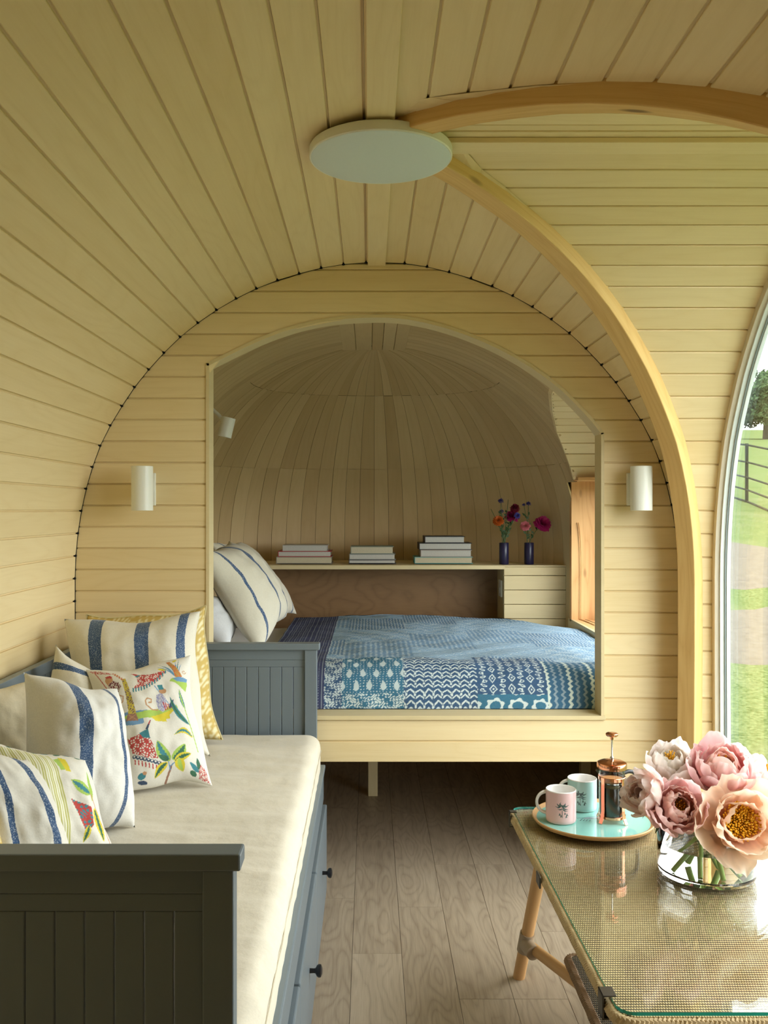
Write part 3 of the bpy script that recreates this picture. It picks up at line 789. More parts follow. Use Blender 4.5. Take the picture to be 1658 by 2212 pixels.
def monkey_print(X, Y):
    """X,Y in the drawing units of the cloth pattern (about 1300 x 1350)"""
    c = Canvas(X, Y, C_['lin'])
    # island
    c.poly([(520,945),(640,905),(900,890),(1000,905),(990,930),(880,960),(800,975),(810,1030),(700,1052),(560,1045),(530,1000)], C_['blue'])
    c.poly([(560,960),(740,920),(960,870),(1160,820),(1180,850),(1100,900),(960,960),(760,985),(640,1000)], C_['lime'])
    c.poly([(880,960),(1000,920),(1130,860),(1170,850),(1100,910),(1080,930),(1090,965),(1040,975),(1050,1000),(930,1002)], C_['yel'])
    # trunk
    tr = [(560,490),(600,480),(660,680),(720,900),(745,1005),(612,1005),(640,900),(610,700)]
    red_fill(c, tr, C_['trunk'], C_['purple'], 16, .35)
    c.poly([(640,930),(725,930),(750,1005),(608,1005)], C_['brown']); c.line([(640,940),(740,1000)], 6, C_['tan']); c.line([(720,940),(630,1000)], 6, C_['tan'])
    for k in range(5): c.spiral(470+k*24, 400+k*22, 20, 1, 9, C_['orange'])
    red_fill(c, [(210,370),(330,368),(470,400),(440,420),(330,415),(250,400)], C_['red'], C_['lin'], 9)
    c.line([(270,400),(420,640)], 9, C_['red'])
    # left figure
    c.line([(520,700),(585,730),(580,790),(540,820),(505,790),(515,750),(545,748),(550,775)], 12, C_['tan'])
    c.ell(425, 500, 42, 45, C_['tan']); c.poly([(380,462),(430,438),(458,455),(452,478),(390,478)], C_['red']); c.line([(395,520),(440,590)], 26, C_['tan'])
    red_fill(c, [(420,560),(470,515),(530,540),(560,600),(535,670),(480,700),(430,660)], C_['dred'], C_['lin'], 12, .3)
    # parasol
    red_fill(c, [(720,470),(745,430),(860,450),(960,420),(1000,400),(1035,410),(1000,500),(900,590),(760,640),(690,640),(735,560)], C_['red'], C_['lin'], 14, .3)
    c.poly([(650,402),(690,408),(755,440),(735,470),(700,440)], C_['red']); c.poly([(700,455),(735,432),(760,440),(725,475)], C_['teal'])
    for k in range(13):
        t = k/12; x = 690+340*t; y = 665-20*math.sin(t*2)-220*t**2.2
        c.line([(x, y-26), (x+4, y+14)], 15, C_['teal']); c.line([(x+11, y-26), (x+15, y+10)], 6, C_['lin'])
    c.leaf(945,375,1040,400,30,C_['yel'])
    # hatted figure
    c.line([(950,885),(890,885),(835,840),(820,790),(840,760),(880,770),(885,805),(855,810)], 13, C_['tan'])
    c.line([(915,610),(1010,740),(1090,830)], 10, C_['blue'])
    red_fill(c, [(940,720),(990,690),(1040,760),(1050,860),(1010,905),(960,880),(935,800)], C_['lilac'], C_['lin'], 8, .3)
    c.ell(1005, 670, 42, 34, C_['tan']); c.poly([(945,595),(1000,588),(1018,650),(960,658)], C_['teal'])
    for k in range(4): c.line([(1010+k*26, 800+k*8), (1040+k*22, 880-k*10)], 12, C_['red'])
    c.leaf(1080,860,1130,760,34,C_['navy'])
    # top right palm
    for k, (a, b_) in enumerate([(930,340),(960,310),(1010,330),(1050,300),(1130,240),(1170,240),(1210,300)]): c.leaf(1150+k*8,490,a,b_,13,C_['teal'] if k%2 else C_['blue'],None,20-k*6)
    red_fill(c, [(1030,270),(1070,262),(1160,360),(1240,480),(1150,492),(1120,400)], C_['orange'], C_['olive'], 12, .4)
    c.leaf(1100,270,1150,240,30,C_['yel'])
    c.poly([(1085,545),(1100,510),(1200,480),(1300,490),(1308,560),(1290,645),(1240,620),(1200,590),(1150,560)], C_['lime']); c.poly([(1120,510),(1200,480),(1305,488),(1300,530),(1180,545)], C_['blue'])
    c.spiral(1250,410,28,1.2,8,C_['tan'])
    # long blue leaves at the right
    c.leaf(1310,1010,1085,735,60,C_['teal'],C_['green'],-38); c.leaf(1270,850,1200,630,42,C_['teal'],C_['lime'],-10); c.line([(1250,800),(1330,1050),(1400,1280)], 11, C_['lime'])
    c.leaf(1345,1140,1125,1140,64,C_['yel'],C_['teal'],60)
    # lower parasol
    red_fill(c, [(625,1190),(760,1150),(870,1195),(905,1260),(935,1350),(975,1400),(850,1400),(680,1345),(640,1250)], C_['red'], C_['lin'], 15, .25)
    c.poly([(755,1140),(820,1105),(850,1105),(875,1195),(800,1190)], C_['teal']); c.poly([(820,1100),(870,1000),(880,1000),(848,1105)], C_['navy']); c.poly([(848,1040),(868,998),(876,1003),(862,1050)], C_['red'])
    for k in range(8):
        x, y = 705+k*38, 1385+k*9; c.ell(x, y, 23, 20, C_['navy']); c.ell(x, y-5, 10, 9, C_['lin'])
        c.line([(x+8, y+32), (x+12, y+72)], 13, C_['red'])
    # leaf cluster
    c.line([(1040,1660),(1090,1520),(1100,1480)], 22, C_['brown']); c.line([(1090,1520),(1060,1400)], 12, C_['blue']); c.line([(1095,1480),(1200,1390)], 12, C_['blue'])
    c.leaf(1085,1430,945,1215,125,C_['lime'],C_['teal'],-20); c.leaf(1110,1420,1250,1225,120,C_['lime'],C_['green'],20); c.leaf(1130,1440,1320,1320,84,C_['yel'],C_['green'],-10)
    c.leaf(1180,1390,1230,1540,110,C_['yel'],C_['lime'],10); c.leaf(1060,1440,925,1600,84,C_['yel'],C_['green'],14); c.leaf(1070,1420,960,1370,60,C_['green'])
    c.leaf(1400,1500,1300,1420,60,C_['teal']); c.leaf(1415,1480,1385,1350,50,C_['green']); c.ell(1340,1530,36,30,C_['green'])
    red_fill(c, [(1430,1390),(1490,1460),(1520,1560),(1400,1560),(1400,1490)], C_['red'], C_['lin'], 9, .1)
    c.ell(790,1580,45,32,C_['teal'],-.5); c.ell(800,1640,50,20,C_['navy']); c.ell(820,1550,22,18,C_['tan'])
    return c.c
def floral_print(U, V):
    c = Canvas(U, V, C_['lin'])
    m = (U < .56) & (V < .92); s = ((U/.021) % 1) < .5
    c.c[m & s] = srgb(182, 180, 96)[:3]; c.c[m & ~s] = srgb(236, 234, 214)[:3]
    for k in range(9): c.leaf(.02+k*.1, .94+.02*(k%2), .12+k*.1, .985, .035, C_['teal'] if k%2 else C_['green'])
    c.poly([(.56,.86),(.66,.90),(.66,.76),(.58,.74)], C_['lime']); c.poly([(.62,.9),(.68,.88),(.67,.74),(.62,.74)], C_['yel'])
    c.leaf(.80,.56,.64,.66,.12,C_['lime'],C_['teal']); c.leaf(.80,.50,.86,.80,.04,C_['lime']); c.line([(.80,.56),(.90,.30),(.92,.0)], .014, C_['tan'])
    red_fill(c, [(.60,.50),(.78,.45),(.76,.30),(.68,.24)], C_['red'], C_['teal'], .02, .2); c.leaf(.82,.46,.84,.18,.10,C_['yel'],C_['green']); c.leaf(.72,.30,.66,.16,.05,C_['yel'],C_['green'])
    return c.c
def mustard_print(U, V):
    out = np.zeros(U.shape+(3,)); base = np.array(srgb(206, 176, 92)[:3]); lt = np.array(srgb(240, 230, 186)[:3])
    cell = .2; i = np.floor(U/cell); v2 = V+.1*(i % 2); j = np.floor(v2/cell); fu = U/cell-i-.5; fv = v2/cell-j
    ang = np.arctan2(fu, fv+.12); r = np.hypot(fu, fv+.12)
    m = (np.sin(ang*22) > .05) & (r < 1.0) & (np.sin(r*26) > -.75)
    out[:] = base; out[m] = lt; return out
# ---------------------------------------------------------------- cushions
def bil(c, u, v):
    TL, TR, BR, BL = c
    return TL*((1-u)*v)[..., None]+TR*(u*v)[..., None]+BR*(u*(1-v))[..., None]+BL*((1-u)*(1-v))[..., None]
def cushion(name, corners, thick, mat, label, group, n=56, fn=None, backmat=None, piping=None, seed=0, pinch=.10, cat='cushion', bulge=None, sag=0):
    """corners: TL,TR,BR,BL in the world, seen from the front; puffed both ways"""
    c = [np.array(p, float) for p in corners]
    nrm = -np.cross(c[1]-c[0], c[3]-c[0]); nrm /= np.linalg.norm(nrm)
    t = np.linspace(0, 1, n)
    U, V = np.meshgrid(t, t, indexing='ij'); a = U*2-1; b_ = V*2-1
    pu = .5+a*(1-pinch*(1-b_**2)*np.abs(a)**1.5)/2; pv = .5+b_*(1-pinch*(1-a**2)*np.abs(b_)**1.5)/2
    ew = .012*np.sin(b_*5+seed)*np.abs(a)**3; eh = .012*np.sin(a*5+seed*2)*np.abs(b_)**3; pu = pu+ew; pv = pv+eh
    B = bil(c, pu, pv)
    h = (np.clip((1-a**4)*(1-b_**4), 0, 1))**.55*(.55+.45*np.clip((1-a**2)*(1-b_**2), 0, 1)**.5)
    wr = np.zeros_like(h)
    for i in range(n):
        for j in range(n): wr[i, j] = noise.noise(Vector((a[i, j]*1.6+seed*7, b_[i, j]*1.6, seed)))*.10+noise.noise(Vector((a[i, j]*5+seed*7, b_[i, j]*5, seed)))*.035
    front = B+nrm*(thick*(h*(1+wr*1.6)*(bulge or .62)))[..., None]
    back = B-nrm*(thick*h*(1-(bulge or .62)))[..., None]
    if sag: front[..., 2] -= sag*h*(1-V); 
    V1 = front.reshape(-1, 3); idx = np.arange(n*n).reshape(n, n)
    q1 = np.stack([idx[:-1, :-1], idx[1:, :-1], idx[1:, 1:], idx[:-1, 1:]], -1).reshape(-1, 4)
    bord = np.zeros((n, n), bool); bord[0] = bord[-1] = True; bord[:, 0] = bord[:, -1] = True
    idb = idx.copy(); cnt = n*n; nb_ = []
    for i in range(n):
        for j in range(n):
            if not bord[i, j]: idb[i, j] = cnt; cnt += 1; nb_.append(back[i, j])
    V2 = np.concatenate([V1, np.array(nb_)])
    q2 = np.stack([idb[:-1, :-1], idb[:-1, 1:], idb[1:, 1:], idb[1:, :-1]], -1).reshape(-1, 4)
    uv = np.stack([U, V], -1).reshape(-1, 2); inner = ~bord.ravel()
    uvb = np.stack([U, V], -1).reshape(-1, 2)[inner]; UV = np.concatenate([uv, uvb])
    cols = None
    if fn is not None:
        f1 = fn(U, V).reshape(-1, 3); cols = np.concatenate([f1, np.tile(np.array(srgb(226, 218, 196)[:3]) if backmat is None else np.array(backmat[:3]), (len(nb_), 1))])
    lo = V2.min(0); org = Vector((V2[:, 0].mean(), V2[:, 1].mean(), lo[2]))
    o = rawmesh(name, V2, np.concatenate([q1, q2]), mat, None, org, UV, cols)
    # make sure normals point outwards
    tag(o, label, cat, group)
    if piping:
        loop = [front[i, 0] for i in range(0, n, 2)]+[front[-1, j] for j in range(0, n, 2)]+[front[i, -1] for i in range(n-1, -1, -2)]+[front[0, j] for j in range(n-1, -1, -2)]
        loop.append(loop[0]); MB().tube(loop, .0028, 6, cap=False).build('piping', piping, o, smooth=True)
    return o
GC = 'cushions leaning along the daybed'
st1 = linen('striped_linen_wide', srgb(232, 226, 208), [(.215, .315), (.555, .655), (.865, .93)])
st2 = linen('striped_linen_two', srgb(234, 232, 224), [(.30, .42), (.74, .79)])
st3 = linen('striped_linen_three', srgb(230, 226, 214), [(.30, .36), (.62, .70)])
st4 = linen('striped_linen_bed', srgb(226, 220, 200), [(.10, .125), (.44, .50), (.82, .85)])
cushion('cushion', [P(188,1327,3.06), P(446,1310,3.06), P(478,1600,3.02), P(200,1600,3.05)], .15, M['print'], 'mustard and cream leaf-patterned cushion leaning on the far end of the daybed', GC, fn=mustard_print, piping=linen('mustard_piping', srgb(214, 200, 150), wrinkle=False), seed=1, backmat=srgb(206, 176, 92))
cushion('cushion', [P(136,1334,2.90), P(430,1322,2.90), P(455,1636,2.76), P(165,1640,2.80)], .17, st1, 'large cream linen cushion with three vertical blue stripes, in front of the mustard one', GC, piping=None, seed=2)
T0 = np.array([[185,1448],[408,1414],[457,1692],[258,1724]], float)   # corners of the print in the picture, for laying the pattern out
def cloth_xy(U, V):
    p = bil([np.append(t, 0) for t in T0], U, V); return (p[..., 0]-150)*5.024, (p[..., 1]-1380)*5.024
cushion('cushion', [P(183,1450,2.63), P(408,1412,2.72), P(460,1694,2.55), P(256,1722,2.46)], .13, M['print'], 'cream cushion printed with red parasols, small monkeys, a palm and leaves', GC, n=230, fn=lambda U, V: monkey_print(*cloth_xy(U, V)), seed=3, bulge=.5)
cushion('cushion', [P(120,1392,2.66), P(225,1470,2.76), P(300,1640,2.66), P(70,1660,2.52)], .14, linen('cream_blue_band_linen', srgb(230, 224, 206), [(.80, .86)], axis=1), 'small cream cushion with a blue band across its top, half hidden behind bigger ones', GC, seed=4)
cushion('cushion', [P(-95,1484,2.36), P(98,1462,2.48), P(130,1700,2.42), P(-60,1740,2.30)], .10, linen('plain_cream_linen', srgb(222, 212, 186)), 'plain cream cushion at the left edge of the picture, against the grey back rail', GC, seed=9)
cushion('cushion', [P(52,1448,2.22), P(255,1490,2.36), P(292,1790,2.22), P(60,1830,2.04)], .23, st2, 'big white linen cushion with two curving blue stripes, between the parasol-print and green-striped ones', GC, seed=5, bulge=.52)
cushion('cushion', [P(-60,1590,1.86), P(186,1640,1.98), P(262,1880,1.90), P(-40,1900,1.74)], .14, M['print'], 'cushion with fine green stripes and a red and green leaf print on its right side', GC, n=160, fn=floral_print, seed=6)
cushion('cushion', [P(-150,1590,1.68), P(60,1640,1.80), P(190,1960,1.74), P(-90,2010,1.56)], .16, st3, 'white linen cushion with blue stripes at the bottom left, nearest of the striped ones', GC, seed=7)
cushion('cushion', [P(-170,1700,1.60), P(-10,1740,1.60), P(60,1990,1.56), P(-120,2040,1.50)], .10, M['print'], 'mustard leaf-patterned cushion just showing in the bottom left corner above the grey rail', GC, fn=mustard_print, seed=8, backmat=srgb(206, 176, 92))
# ---------------------------------------------------------------- daybed
DX0, DX1 = -1.0, -.172; DF, DB = 1.233, 3.183
bed = empty('daybed', (-.6, 2.2, 0), 'grey painted wooden daybed with panelled ends and drawers along the left wall', 'daybed')
def endpanel(yf, first):
    yb = yf+.044
    box('cap_rail', DX0, DX1, yf, yb, .838, .861, M['grey'], bed, uv=0, bevel=.003)
    for x0, x1 in ((DX0+.008, DX0+.05), (DX1-.052, DX1-.010)): box('post', x0, x1, yf+.006, yb-.005, 0, .838, M['grey'], bed, uv=2, bevel=.002)
    xa, xb = DX0+.05, DX1-.052
    box('top_rail', xa, xb, yf+.016, yb-.012, .802, .838, M['grey'], bed, uv=0, bevel=.002)
    box('lower_rail', xa, xb, yf+.0175, yb-.0125, .778, .802, M['grey'], bed, uv=0, bevel=.0015)
    x = xb
    while x > xa+.003:
        x0 = max(x-.0402, xa)
        box('panel_board', x0+.0007, x-.0007, yf+.0175, yb-.014, .10, .778, M['grey'], bed, uv=2, bevel=.0016); x -= .0402
    box('foot_rail', xa, xb, yf+.014, yb-.01, .05, .10, M['grey'], bed, uv=0)
endpanel(DF, 1); endpanel(DB-.0, 0)
yb0, yb1 = DF+.044, DB
box('back_rail', DX0, DX0+.026, yb0, yb1, .826, .861, M['grey'], bed, uv=1)
y = yb0
while y < yb1-.01:
    yy = min(y+.0402, yb1); box('back_board', DX0+.004, DX0+.018, y+.0006, yy-.0006, .10, .826, M['grey'], bed, uv=2, bevel=.0014); y = yy
box('side_rail', DX1-.012, -.158, yb0, yb1, .325, .432, M['grey'], bed, uv=1, bevel=.003)
box('side_moulding', DX1-.016, -.152, yb0, yb1, .432, .446, M['grey'], bed, uv=1, bevel=.004)
box('bed_base', DX0+.03, DX1-.012, yb0, yb1, .36, .395, M['grey'], bed, uv=1)
for a, b_ in ((1.357, 1.963), (1.971, 2.572), (2.580, 3.187)):
    y1 = min(b_, 3.175)
    d = box('drawer', -.172, -.147, a, y1, .022, .312, M['grey'], bed, uv=1, bevel=.004)
    box('drawer_box', -.60, -.172, a+.02, y1-.02, .04, .27, M['grey'], d, uv=1)
    ym = (a+b_)/2
    kb = MB().lathe([(.006, 0), (.0055, .010), (.006, .014), (.013, .018), (.0155, .023), (.0145, .028), (.007, .031)], (0, 0, 0), 24)
    kb.v = [(-.147+z, ym+x, .19+y_) for x, y_, z in kb.v]
    kb.build('knob', M['black'], d, smooth=True)
# seat mattress
def softbox(name, x0, x1, y0, y1, z0, z1, r, mat, label, cat, nx=60, ny=160, rough=.006, seedv=0, parent=None):
    """rounded, slightly rumpled block"""
    def sup(n, lo, hi): return np.linspace(lo, hi, n)
    prof_ = []; W = x1-x0
    m = MB(); ring = []
    # cross-section perimeter in xz, superellipse corners
    cs = []
    for (cx_, cz_, a0) in ((x1-r, z1-r, 0), (x0+r, z1-r, 90), (x0+r, z0+r*.6, 180), (x1-r, z0+r*.6, 270)):
        for k in range(7):
            a = math.radians(a0+90*k/6); cs.append((cx_+r*math.cos(a), cz_+(r if a0 < 180 else r*.6)*math.sin(a)))
    # densify top
    top = [(x1-r-(W-2*r)*t/24, z1) for t in range(1, 24)]
    cs = cs[:7]+top+cs[7:]
    n = len(cs); yy = [y0, y0+.004, y0+.012, y0+.03, y0+.05]+list(np.linspace(y0+.07, y1-.07, ny))+[y1-.05, y1-.03, y1-.012, y1-.004, y1]
    cxm, czm = (x0+x1)/2, (z0+z1)/2; V = np.zeros((len(yy), n+1, 3))
    for i, y_ in enumerate(yy):
        e = min(y_-y0, y1-y_); sh = 1-.05*max(0, 1-e/.05)**2
        for j, (x_, z_) in enumerate(cs+[cs[0]]):
            xx = cxm+(x_-cxm)*(1-(1-sh)*.5); z2 = czm+(z_-czm)*(1-(1-sh)*3)
            d = 0
            if z_ > z1-.03: d = rough*noise.noise(Vector((x_*3.5+seedv, y_*12, 0)))*1.2+rough*.5*noise.noise(Vector((x_*9, y_*26, 3)))
            if x_ > x1-.03: d += rough*.4*noise.noise(Vector((2, y_*18, z_*8)))
            V[i, j] = (xx+(d if x_ > x1-.02 else 0), y_, z2+(d if z_ > z1-.03 else 0))
    uv = np.zeros((len(yy), n+1, 2)); 
    o = gridmesh(name, V, mat, parent, None, uv)
    me = o.data
    import bmesh
    bm = bmesh.new(); bm.from_mesh(me); bmesh.ops.remove_doubles(bm, verts=bm.verts, dist=1e-6)
    es = [e for e in bm.edges if e.is_boundary]; bmesh.ops.holes_fill(bm, edges=es); bmesh.ops.recalc_face_normals(bm, faces=bm.faces); bm.to_mesh(me); bm.free()
    if label: tag(o, label, cat)
    return o
sm = softbox('seat_mattress', DX0+.03, -.166, yb0+.005, yb1-.006, .397, .557, .045, M['mattress'], 'cream linen seat mattress lying along the grey daybed', 'mattress')
pts = [(-.1655+.0012+.002*noise.noise(Vector((0, y_*9, 0))), y_, .508+.003*noise.noise(Vector((5, y_*6, 0)))) for y_ in np.linspace(yb0+.03, yb1-.05, 90)]
MB().tube(pts, .0012, 6).build('seam_piping', linen('seam_thread', srgb(206, 196, 170), wrinkle=False), sm)
# ---------------------------------------------------------------- nook bed
bb = empty('built_in_bed', (.2, 4.2, 0), 'pale wooden bed platform on square posts inside the sleeping nook', 'bed')
box('platform', -.95, 1.08, YW+.10, 4.94, .44, .55, M['trim'], bb, uv=0)
for px_, Y_ in ((805, 4.27), (1265, 4.27)):
    p = P(px_, 1720, Y_); box('post', p.x-.022, p.x+.022, Y_, Y_+.045, 0, .44, M['trim'], bb, uv=2)
sheetm = softbox('bed_mattress', -.92, 1.02, YW+.17, 4.92, .551, .70, .06, M['sheet'], 'white mattress hidden under the blue quilt in the nook', 'mattress', ny=30)
# quilt
QX = np.arange(-.40, 1.082, .0024); 
tt = np.concatenate([np.arange(0, .40, .0024), np.arange(.40, 1.92, .0065)])
XX, TT = np.meshgrid(QX, tt, indexing='ij')
def quilt_col(X, T):
    ind = np.array(srgb(24, 74, 116)[:3]); teal = np.array(srgb(28, 104, 136)[:3]); wht = np.array(srgb(206, 220, 220)[:3]); nav = np.array(srgb(32, 42, 88)[:3]); fade_lit = np.array(srgb(118, 156, 186)[:3])
    out = np.zeros(X.shape+(3,)); out[:] = ind
    X0_, T0_ = X, T; wob = .0016*np.sin(X*61+np.sin(T*83)*2); X = (X+wob)/1.5; T = (T+.0016*np.sin(T*47+X*90))/1.4
    def fr(a): return a-np.floor(a)
    tri = lambda a: np.abs(fr(a)*2-1)
    squig = (np.sin(X*420+2.2*np.sin(T*300))*np.sin(T*380+2.2*np.sin(X*310))) > .12
    # teardrops
    u = fr(X/.033); row = np.floor(T/.046); v = fr(T/.046); u = fr(X/.033+.5*(row % 2))
    drop = (np.abs(u-.5) < .20*np.sin(np.pi*np.clip((v-.08)/.84, 0, 1))**.8*(1.0*(1-v)+.25)*1.3) & (v > .08) & (v < .92)
    dots = (fr(X/.008) < .35) & (fr(T/.009) < .35)
    tz = fr((T+.011*tri(X/.022))/.0175); chev = ((tz < .34) & (fr(X/.011+.08) > .20)) | ((np.hypot((fr(X/.022)-.5)*.022, (fr(T/.0175+.35)-.5)*.0175)) < .0024) | ((np.abs(fr(X/.022+.5)-.5) < .12) & (fr(T/.035) < .22))
    du = np.abs(fr(X/.046)-.5)*2; dv = np.abs(fr(T/.040)-.5)*2; dd = du*2.1+dv
    dia = ((dd > .62) & (dd < .88)) | (dd < .24)
    side = (du > .62); vine = side & (np.hypot((fr(X/.046+.5)-.5)*.046-.004*np.sin(T*300), (fr(T/.016)-.5)*.016) < .0062) & ~(np.hypot((fr(X/.046+.5)-.5)*.046-.004*np.sin(T*300), (fr(T/.016)-.5)*.016) < .0030)
    zig = fr((X+.006*tri(T/.020))/.018) < .34; zig2 = fr((X+.006*tri(T/.020))/.054) < .14
    small = (fr(X/.014) < .45) & (fr(T/.012+.5*np.floor(X/.014)) < .5)
    line = fr(X/.010) < .35
    circ = np.hypot((fr(X/.055)-.5)*.055, (fr((T+.02)/.055)-.5)*.055); fl_ = (circ < .021+.003*np.sin(6*np.arctan2(fr((T+.02)/.055)-.5, fr(X/.055)-.5))) & (circ > .013)
    X, T = X0_, T0_
    def put(m, base, pat, wt=1.0):
        out[m] = base; mm = m & pat; out[mm] = out[mm]*(1-wt)+wht*wt
    T1, T2 = .060, .34
    a = X < -.105
    put(X < -.10, ind, squig)
    m = (X >= -.10) & (X < .125); put(m & (T < T1), teal, squig); put(m & (T >= T1) & (T < T2), teal, drop | dots, .85); 
    m = (X >= .125) & (X < .39); put(m & (T < T2-.03), ind, chev)
    m = (X >= .39) & (X < .645); put(m & (T < T1), teal, fl_); put(m & (T >= T1) & (T < T2+.05), ind, dia | vine)
    m = (X >= .645); put(m & (T < T2+.04), teal*.5+ind*.5, zig, .40); out[m & (T < T2+.04) & zig2] = wht*np.array([1.0, .99, .90])
    # upper rows: worn print, lightened further for window light on the bed top
    bl = np.floor((X+.1+.0*T)/.27).astype(int); rw = np.floor((T-T2+.17*(np.floor((X+.1)/.27) % 3))/.42).astype(int); sel = (bl*3+rw*5) % 4
    up = (T >= T2) | ((X >= .125) & (X < .39) & (T >= T2-.03)); up &= ~((X >= .39) & (X < .645) & (T < T2+.05))
    for k, (pat, base, wt) in enumerate(((small, fade_lit*.8+ind*.2, .75), (squig, fade_lit, .6), (line, fade_lit*.6+ind*.4, .6), (chev, fade_lit, .6))): put(up & (sel == k), base, pat, wt)
    m = (X < -.165); st = (fr(X/.022) < .10) | ((fr(X/.022+.5) < .07) & (fr(T/.012) < .5)); put(m, nav, st, .45)
    n_ = np.sin(X*37+np.sin(T*23)*2)*np.sin(T*41+np.sin(X*29))*.06; out *= (1+n_)[..., None]
    return np.clip(out, 0, 1)
def quilt_pos(X, T):
    """T: cloth length from the front hem"""
    R = .13; zt = .752; hem = .602
    # arc-like roll from the hem to the top
    y0_ = YW+.098
    ang = np.clip(T/ (R*1.45), 0, math.pi/2)
    Y = y0_+R*1.05*(1-np.cos(ang))+np.clip(T-R*1.45*math.pi/2, 0, None)*.98
    Z = hem+(zt-hem)*np.sin(ang)**.9
    Y = np.minimum(Y, 4.935)
    e = np.clip((X-.70)/.40, 0, 1); Z = Z-.035*e**2.2*np.clip(T/.3, 0, 1)
    bk = np.clip((Y-4.55-.55*np.clip((1.02-X)/.5, 0, 1))/.35, 0, 1); Z = Z-.10*bk**2
    Z = Z+.010*np.sin(X*5.1+1)*np.clip(T/.3, 0, 1)
    return Y, Z
QY, QZ = quilt_pos(XX, TT)
nzv = np.sin(XX*23+3*np.sin(TT*5))*np.sin(TT*17+2*np.sin(XX*7))*.0035+np.sin(XX*70)*np.sin(TT*64)*.0008
QZ = QZ+nzv*np.clip(TT/.15, 0, 1); QY = QY+nzv*(1-np.clip(TT/.2, 0, 1))
# left edge: rolls down a little beside the pillows
q = gridmesh('quilt', np.stack([XX, QY, QZ], -1), M['quilt'], None, None, None, quilt_col(XX, TT))
tag(q, 'indigo and white block-printed patchwork quilt spread on the nook bed', 'quilt')
# bed pillows
GP = 'pillows at the left end of the nook bed'
cushion('bed_pillow', [P(395,1300,3.62), P(470,1290,3.9), P(500,1380,3.9), P(490,1412,3.58)], .14, M['sheet'], 'white pillow lying flat under the striped bed pillows', GP, cat='pillow', seed=11)
cushion('bed_pillow', [P(452,1172,4.30), P(520,1170,4.80), P(640,1326,4.74), P(600,1345,4.28)], .15, st4, 'striped linen bed pillow standing further back, partly hidden by the nearer striped one', GP, cat='pillow', seed=12, bulge=.5)
cushion('bed_pillow', [P(430,1190,3.62), P(494,1168,4.20), P(618,1330,4.10), P(560,1412,3.62)], .19, st4, 'striped linen bed pillow leaning nearest the opening at the head of the bed', GP, cat='pillow', seed=13, bulge=.6)
# ---------------------------------------------------------------- shelf behind the bed
sh = empty('bed_shelf', (.1, 5.0, .7), 'long pale wooden shelf with boarded right end behind the nook bed', 'shelf')
SZ = 1.025; SY = 4.95
box('shelf_board', -.86, P(1090, 0, SY).x, SY, 5.47, SZ-.022, SZ, M['trim'], sh, uv=0)
xr0, xr1 = P(1088, 0, SY).x, P(1222, 0, SY).x
box('cabinet_top', xr0, xr1+.03, SY, 5.40, SZ-.008, SZ, M['trim'], sh, uv=0, bevel=.001)
zt = SZ-.008
for k in range(5):
    z1_ = SZ-.055-(k-1)*.077 if k else zt
    z0_ = SZ-.055-k*.077
    box('front_board', xr0, xr1, SY, SY+.016, z0_+.0012, z1_-.0012, M['trim'], sh, uv=0, bevel=.003)
box('corner_post', xr1, xr1+.035, SY-.004, SY+.02, .55, SZ-.001, M['trim'], sh, uv=2)
box('divider', xr0-.001, xr0+.016, SY+.016, 5.40, .55, SZ-.009, M['trim'], sh, uv=1)
box('back_panel', -.86, xr0, 5.20, 5.212, .50, SZ-.022, M['ply'], sh, uv=0)
sk_ = empty('wall_socket', (xr0-.004, 5.05, .86), 'small white socket plate on the right side of the dark recess under the shelf', 'socket')
box('plate', xr0-.010, xr0-.001, 5.00, 5.09, .85, .94, M['white'], sk_); box('switch', xr0-.013, xr0-.010, 5.03, 5.06, .87, .90, M['white'], sk_, bevel=.0005)
# books
def book(px0, px1, py0, py1, cover, pages, label, group, Y=5.03, dep=.20, spine=False):
    x0, x1 = P(px0, 0, Y).x, P(px1, 0, Y).x; z0, z1 = P(0, py1, Y).z, P(0, py0, Y).z
    r_ = empty('book', ((x0+x1)/2, Y+dep/2, z0), label, 'book', group)
    t = .0035
    MB().box(x0, x1, Y, Y+dep, z0, z0+t).box(x0, x1, Y, Y+dep, z1-t, z1).box(x0, x0+t, Y, Y+dep, z0+t, z1-t).build('cover', cover, r_)
    box('pages', x0+t, x1-.006, Y+.004, Y+dep-.004, z0+t, z1-t, pages, r_, bevel=0)
mpg = plain('book_pages', srgb(206, 204, 196), .9, vary=.25, bscale=220); mpc = plain('cream_pages', srgb(210, 200, 172), .9, vary=.25, bscale=220)
cv = lambda n, *c: plain(n, srgb(*c), .5)
k_ = dict(group='books stacked on the nook shelf')
zb0 = 1217.6
book(596,717,1202.8,zb0,cv('khaki_cover', 140,134,120),mpc,'thick khaki grey book at the bottom of the left stack',**k_)
book(600,715,1190.6,1202.8,cv('red_cover', 170,52,56),mpg,'book with a red cover in the middle of the left stack',**k_)
book(610,707,1177.5,1190.6,cv('light_grey_cover', 176,172,166),mpg,'light grey book on top of the left stack',**k_)
book(753,855,1209.0,zb0,cv('charcoal_cover', 50,50,58),mpg,'thin dark-covered book at the bottom of the middle stack',**k_)
book(754,854,1196.5,1209.0,cv('slate_cover', 126,128,124),mpg,'slate grey book in the middle of the middle stack',**k_)
book(757,850,1180.5,1196.5,cv('sage_cover', 130,140,126),mpc,'sage-covered book on top of the middle stack',**k_)
book(895,1021,1203.0,zb0,cv('teal_print_cover', 90,150,146),mpc,'wide book with a pale teal cover at the bottom of the tallest stack',**k_)
book(908,1019,1187.8,1203.0,cv('warm_grey_cover', 160,146,136),mpg,'warm grey book second from the bottom of the tallest stack',**k_)
